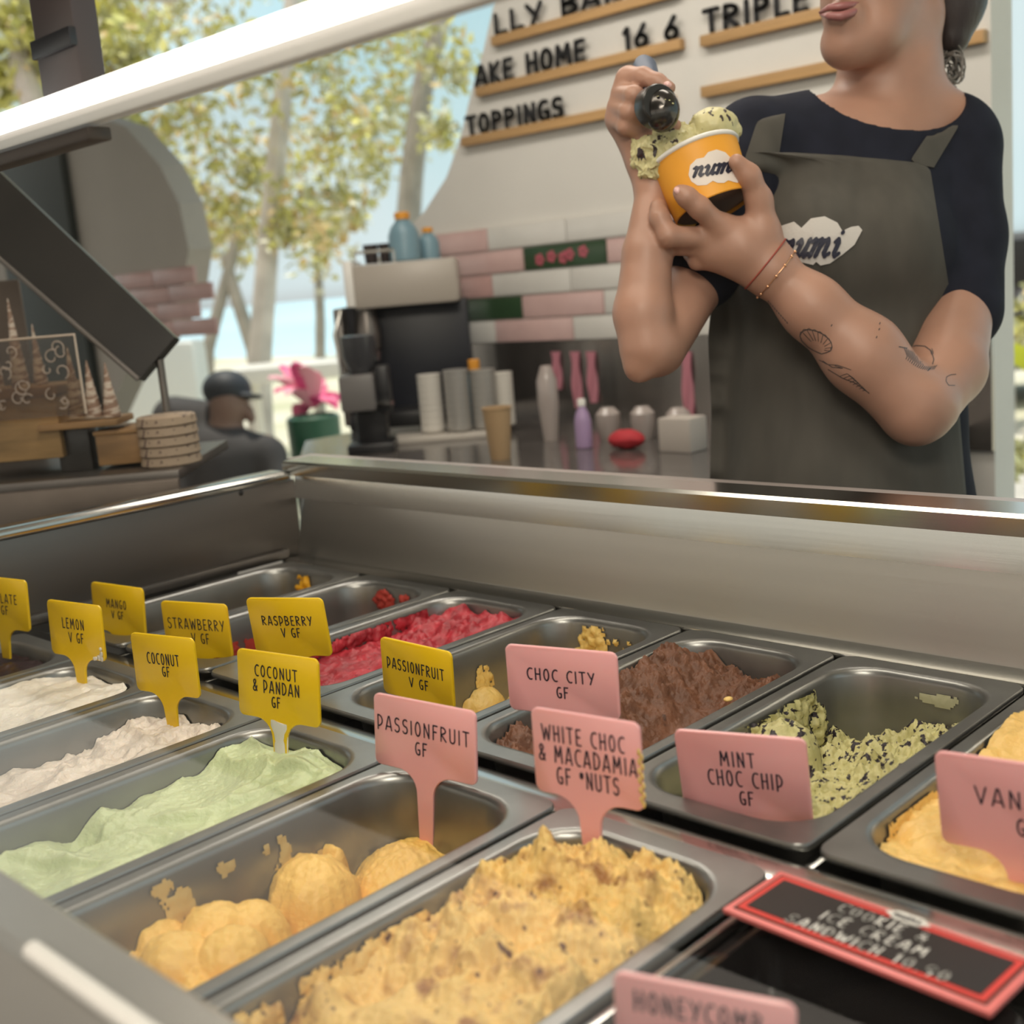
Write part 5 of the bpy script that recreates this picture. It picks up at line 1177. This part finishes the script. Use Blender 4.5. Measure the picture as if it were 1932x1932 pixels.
Jm = SDF(lo2, hi2, .014); Jm.cap(px(420, 870, dd), pel, .17, .17, .05, flat=.75, fax=FW); Jm.cap(px(365, 858, dd), px(495, 858, dd), .085, .085, .06); Jm.chain([(px(510, 860, dd), .07), (px(530, 930, dd - .05), .06)], .04); Jm.chain([(px(350, 860, dd), .07), (px(340, 950, dd - .05), .06)], .04)
Jm.cap(px(330, 790, dd + .12), px(400, 800, dd + .1), .10, .10, .06)
shape('jacket', Jm.mesh(), jk, o2)
Cm = SDF(lo2, hi2, .010); Cm.ell(px(428, 735, dd), (.105, .085, .11), AX, .02); Cm.ell(px(428, 790, dd), (.13, .085, .14), AX, carve=True); Cm.ell(px(470, 748, dd - .02), (.06, .012, .07), AX, .015)
shape('cap', Cm.mesh(), cpm, o2)
# ------------------------------------------------------------------ trees, plants and people outdoors; left trees stand for a glass reflection
def leafmat(n, c): return pmat(n, c, .6, sss=.0, var=.25, vscale=3)
LM = [leafmat('leaf_yellow_green', (.70, .68, .22)), leafmat('leaf_olive', (.48, .48, .24)), leafmat('leaf_amber', (.78, .60, .30)), leafmat('leaf_pale', (.76, .77, .62))]
bark = pmat('pale_bark', (.62, .57, .52), .8, var=.3, vscale=4); bark2 = pmat('grey_bark', (.40, .37, .33), .8, var=.3, vscale=4)
def foliage(name, parent, clumps, n, size, mats, seed, weights=None):
    rr = np.random.default_rng(seed); V = []; F = []; mi_ = []
    for (c, r) in clumps:
        for _ in range(n):
            p = np.array(c) + rr.normal(0, 1, 3) * np.array(r if hasattr(r, '__len__') else (r, r, r)) * .55
            a = rr.normal(0, 1, 3); a /= np.linalg.norm(a); b = np.cross(a, rr.normal(0, 1, 3)); b /= np.linalg.norm(b); L = size * rr.uniform(.6, 1.4)
            k = len(V); V += [p - a * L * .6, p + b * L * .28, p + a * L * .6, p - b * L * .28]; F.append((k, k + 1, k + 2, k + 3)); mi_.append(int(rr.choice(len(mats), p=weights)))
    o = obj(name, (V, F), mats, parent, smooth=0)
    o.data.polygons.foreach_set('material_index', mi_); return o
def tree(trunks, clumps, n, size, label, seed, mats=LM, w=None, bk=None, cat='tree', name='tree'):
    b = np.array(trunks[0][0][0]); root = empty(name, (b[0], b[1], FZ - .07), label, cat, None)
    for pts, rad in trunks:
        obj('trunk', MB().tube(pts, rad, 9), bk or bark, root)
    foliage('foliage', root, clumps, n, size, mats, seed, w)
def gpt(u, d):
    p = px(u, 800, d); return np.array([p[0], p[1], FZ - .07])
def clumps(pxs, d, jit, seed):
    rr = random.Random(seed); return [(px(u, v, d + rr.uniform(-jit, jit)), r * d / FPX) for u, v, r in pxs]
D = 8.5
tree([([gpt(478, D), px(488, 700, D), px(505, 470, D), px(528, 240, D), px(548, 40, D), px(560, -120, D)], [.10, .085, .075, .07, .06, .03])],
     clumps([(250, 60, 70), (330, 20, 60), (420, 60, 70), (470, 150, 60), (360, 190, 50), (300, 240, 45), (420, 280, 60), (480, 330, 50), (600, 120, 55), (640, 200, 55), (620, 290, 50), (560, 370, 50), (430, 400, 45), (650, 380, 45), (540, 440, 35), (700, 260, 50)], D, .9, 1), 150, .075,
     'pale trunked tree with yellow green leaves, a reflection built behind the opening', 3, w=[.4, .25, .2, .15])
D = 10.0
tree([([gpt(760, D), px(764, 500, D), px(776, 330, D), px(798, 160, D), px(842, 0, D), px(880, -160, D)], [.12, .11, .10, .09, .08, .05])],
     clumps([(720, 60, 70), (660, 40, 60), (790, 70, 60), (860, 130, 40), (730, 170, 55), (770, 230, 45), (700, 300, 45), (830, 250, 30), (760, 20, 60), (580, 20, 60)], D, .9, 2), 150, .085,
     'grey trunked tree leaning behind the menu wall edge', 4, w=[.45, .2, .05, .3], bk=bark2)
D = 7.5
tree([([gpt(120, D), px(128, 400, D), px(40, 120, D), px(20, -60, D)], [.10, .09, .07, .04])],
     clumps([(190, 40, 60), (110, 60, 60), (50, 40, 55), (60, 140, 40), (10, 60, 50), (200, 180, 40), (240, 120, 60), (10, 160, 40), (230, 225, 35)], D, .5, 3), 260, .085, 'bright leafy tree at the top left behind the lit tube', 5, w=[.6, .25, .05, .1])
D = 11.0
tree([([gpt(380, D), px(392, 660, D), px(418, 560, D), px(440, 480, D), px(450, 380, D)], [.07, .06, .055, .05, .03]), ([gpt(500, D), px(478, 660, D), px(445, 560, D), px(424, 480, D)], [.08, .07, .06, .04])],
     clumps([(440, 470, 40), (400, 440, 40), (470, 430, 40), (600, 480, 40), (380, 360, 45), (320, 300, 45), (520, 300, 50), (560, 250, 50)], D, .5, 6), 110, .09, 'distant tree with two thin crossing trunks', 6, w=[.2, .2, .3, .3], bk=bark2)
D = 12.0
tree([([gpt(600, D), px(604, 600, D), px(600, 500, D), px(612, 420, D)], [.06, .05, .04, .03])],
     clumps([(610, 440, 30), (640, 420, 40), (580, 430, 30)], D, .5, 7), 60, .15, 'thin distant tree left of the espresso machine', 7, w=[.1, .2, .4, .3], bk=bark2)
# bushes right of the wall
tree([([gpt(1900, 9), px(1900, 700, 9), px(1910, 600, 9)], [.06, .05, .03])], clumps([(1890, 640, 28), (1930, 610, 32), (1970, 640, 40), (1900, 600, 18), (1990, 560, 40)], 9, .3, 8), 150, .10, 'green bush beyond the right end of the wall', 8, w=[.3, .5, .1, .1], cat='bush', name='bush')
tree([([gpt(1890, 6), px(1890, 850, 6)], [.03, .02])], clumps([(1880, 850, 20), (1920, 862, 26), (1900, 878, 24), (1960, 850, 30)], 6, .2, 9), 120, .06, 'low olive bush at the right picture edge', 9, w=[.15, .6, .05, .2], cat='bush', name='bush')
def blades(name, base, tips, w, mat, label, cat):
    root = empty(name, base, label, cat)
    for t in tips:
        base = np.asarray(base, float); t = np.asarray(t, float); L = np.linalg.norm(t - base); m = MB(); rings = []
        for k in range(9):
            s = k / 8; p = base + (t - base) * s + np.array([0, 0, 1]) * L * .12 * math.sin(s * PI); ww = w * math.sin(PI * min(.98, .12 + .86 * s)) + .001
            rings.append([p + RT * ww, p + UP * .006, p - RT * ww, p - UP * .006])
        m.loft(rings); obj('leaf', m, mat, root, smooth=60)
    return root
dl = pmat('dark_palm_leaf', (.06, .05, .055), .5)
pb = px(1840, 640, 4.0)
rt = blades('palm_plant', pb, [px(1905, 500, 4.0), px(1925, 545, 4.0), px(1885, 470, 4.1), px(1930, 590, 4.0), px(1860, 520, 4.1)], .035, dl, 'dark spiky palm leaves right of the person', 'plant')
obj('stem', MB().tube([(pb[0], pb[1], FZ), pb], .03), bark2, rt)
yb = px(1990, 730, 5.0)
rt = blades('broad_leaf_plant', yb, [px(1866, 668, 5.0), px(1880, 640, 5.0), px(2040, 640, 5.0)], .05, leafmat('lime_leaf', (.62, .66, .03)), 'lime yellow broad leaf bending in at the right edge', 'plant')
obj('stem', MB().tube([(yb[0], yb[1], FZ - .07), yb], .03), bark2, rt)
rf = empty('red_flower_plant', tuple(gpt(1880, 5.6)), 'small plant with pink and red flowers at the right edge', 'plant')
foliage('flower', rf, clumps([(1872, 800, 16), (1890, 796, 14)], 5.6, .05, 11), 60, .05, [pmat('pale_pink_petal', (.70, .28, .25), .6), pmat('red_petal', (.5, .03, .05), .6)], 12)
obj('stem', MB().tube([gpt(1880, 5.6), px(1880, 805, 5.6)], .015), bark2, rf)
# grey car far right
cr_ = empty('parked_car', tuple(gpt(1960, 11)), 'blurred grey parked car beyond the bushes at the right edge', 'car')
c0 = gpt(1990, 11); cpaint = pmat('car_grey', (.22, .23, .26), .25, .3)
cbm = MB(); cbm.prism([(-2.0, .3), (2.0, .3), (2.05, .75), (1.3, .95), (.7, 1.42), (-1.0, 1.42), (-1.8, .95), (-2.05, .8)], c0 - h1 * .8, h0, zz, h1, 1.6); obj('body', cbm, cpaint, cr_)
obj('window_band', MB().prism([(1.15, .97), (.65, 1.36), (-.95, 1.36), (-1.6, .97)], c0 - h1 * .83, h0, zz, h1, 1.66), M['blackgloss'], cr_, smooth=0)
for sx_ in (-1.25, 1.25):
    for sy_ in (-.75, .65): obj('wheel', MB().lathe([(.2, 0), (.32, .02), (.33, .16), (.2, .18)], c0 + h0 * sx_ + h1 * sy_ + zz * .33, tuple(h1), 20), M['black'], cr_)
struct('pavement', MB().obox(gpt(1950, 6.5) + zz * .005, h0, h1, zz, (4, 3.2, .03)), pmat('pale_paving', (.50, .47, .42), .8, var=.2, vscale=2), smooth=0)

# pink leaved plant in a green pot, white table, outside the opening
pp = px(590, 830, 5.5); pr = empty('potted_plant', tuple(gpt(590, 5.5)), 'pink leaved plant in a dark green pot outside the opening', 'potted plant')
obj('pot', MB().lathe([(.10, 0), (.11, .2), (.12, .86), (.10, .87), (.09, .8)], gpt(592, 5.5), n=24), pmat('green_glaze', (.02, .09, .05), .35), pr)
pkl = pmat('pink_leaf', (.75, .08, .24), .5); pkl2 = pmat('pale_pink_leaf', (.80, .35, .42), .5)
b = px(590, 768, 5.5)
for k, (u, v) in enumerate(((508, 712), (530, 690), (556, 684), (590, 700), (612, 735), (635, 770), (540, 745), (600, 715), (520, 740), (570, 690), (560, 800), (640, 755))):
    m = MB(); t = px(u, v, 5.5 + .15 * math.sin(k * 2)); rings = []
    for j in range(7):
        s = j / 6; p = b + (t - b) * s + zz * .05 * math.sin(s * PI); w = .05 * math.sin(PI * (.1 + .85 * s)); rings.append([p + RT * w, p + UP * .008 + FW * .01, p - RT * w, p - UP * .008 - FW * .01])
    m.loft(rings); obj('leaf', m, pkl if k % 3 else pkl2, pr, smooth=60)
wt = empty('white_table', tuple(gpt(560, 7.5)), 'white table far outside behind the pink plant', 'table')
q = px(600, 695, 7.5); obj('table_top', MB().obox(q, h0, h1, zz, (1.0, .6, .09), .01), M['white'], wt)
for s_ in (-.4, .4): obj('leg', MB().tube([q + h0 * s_, np.array([*(q + h0 * s_)[:2], FZ - .07])], .03), M['white'], wt)
bn = MB(); q = px(200, 655, 8.5); bn.obox(np.array([q[0], q[1], (q[2] + FZ - .07) / 2]), h0, h1, zz, (1.3, .4, q[2] - FZ + .07), .05)  # white block added where bright sky shows below the sloping side
tag(obj('sky_patch_block', bn, pmat('sky_patch_white', (.85, .86, .84), .6)), 'white block added for the bright sky outside, behind the cones', 'sky patch')
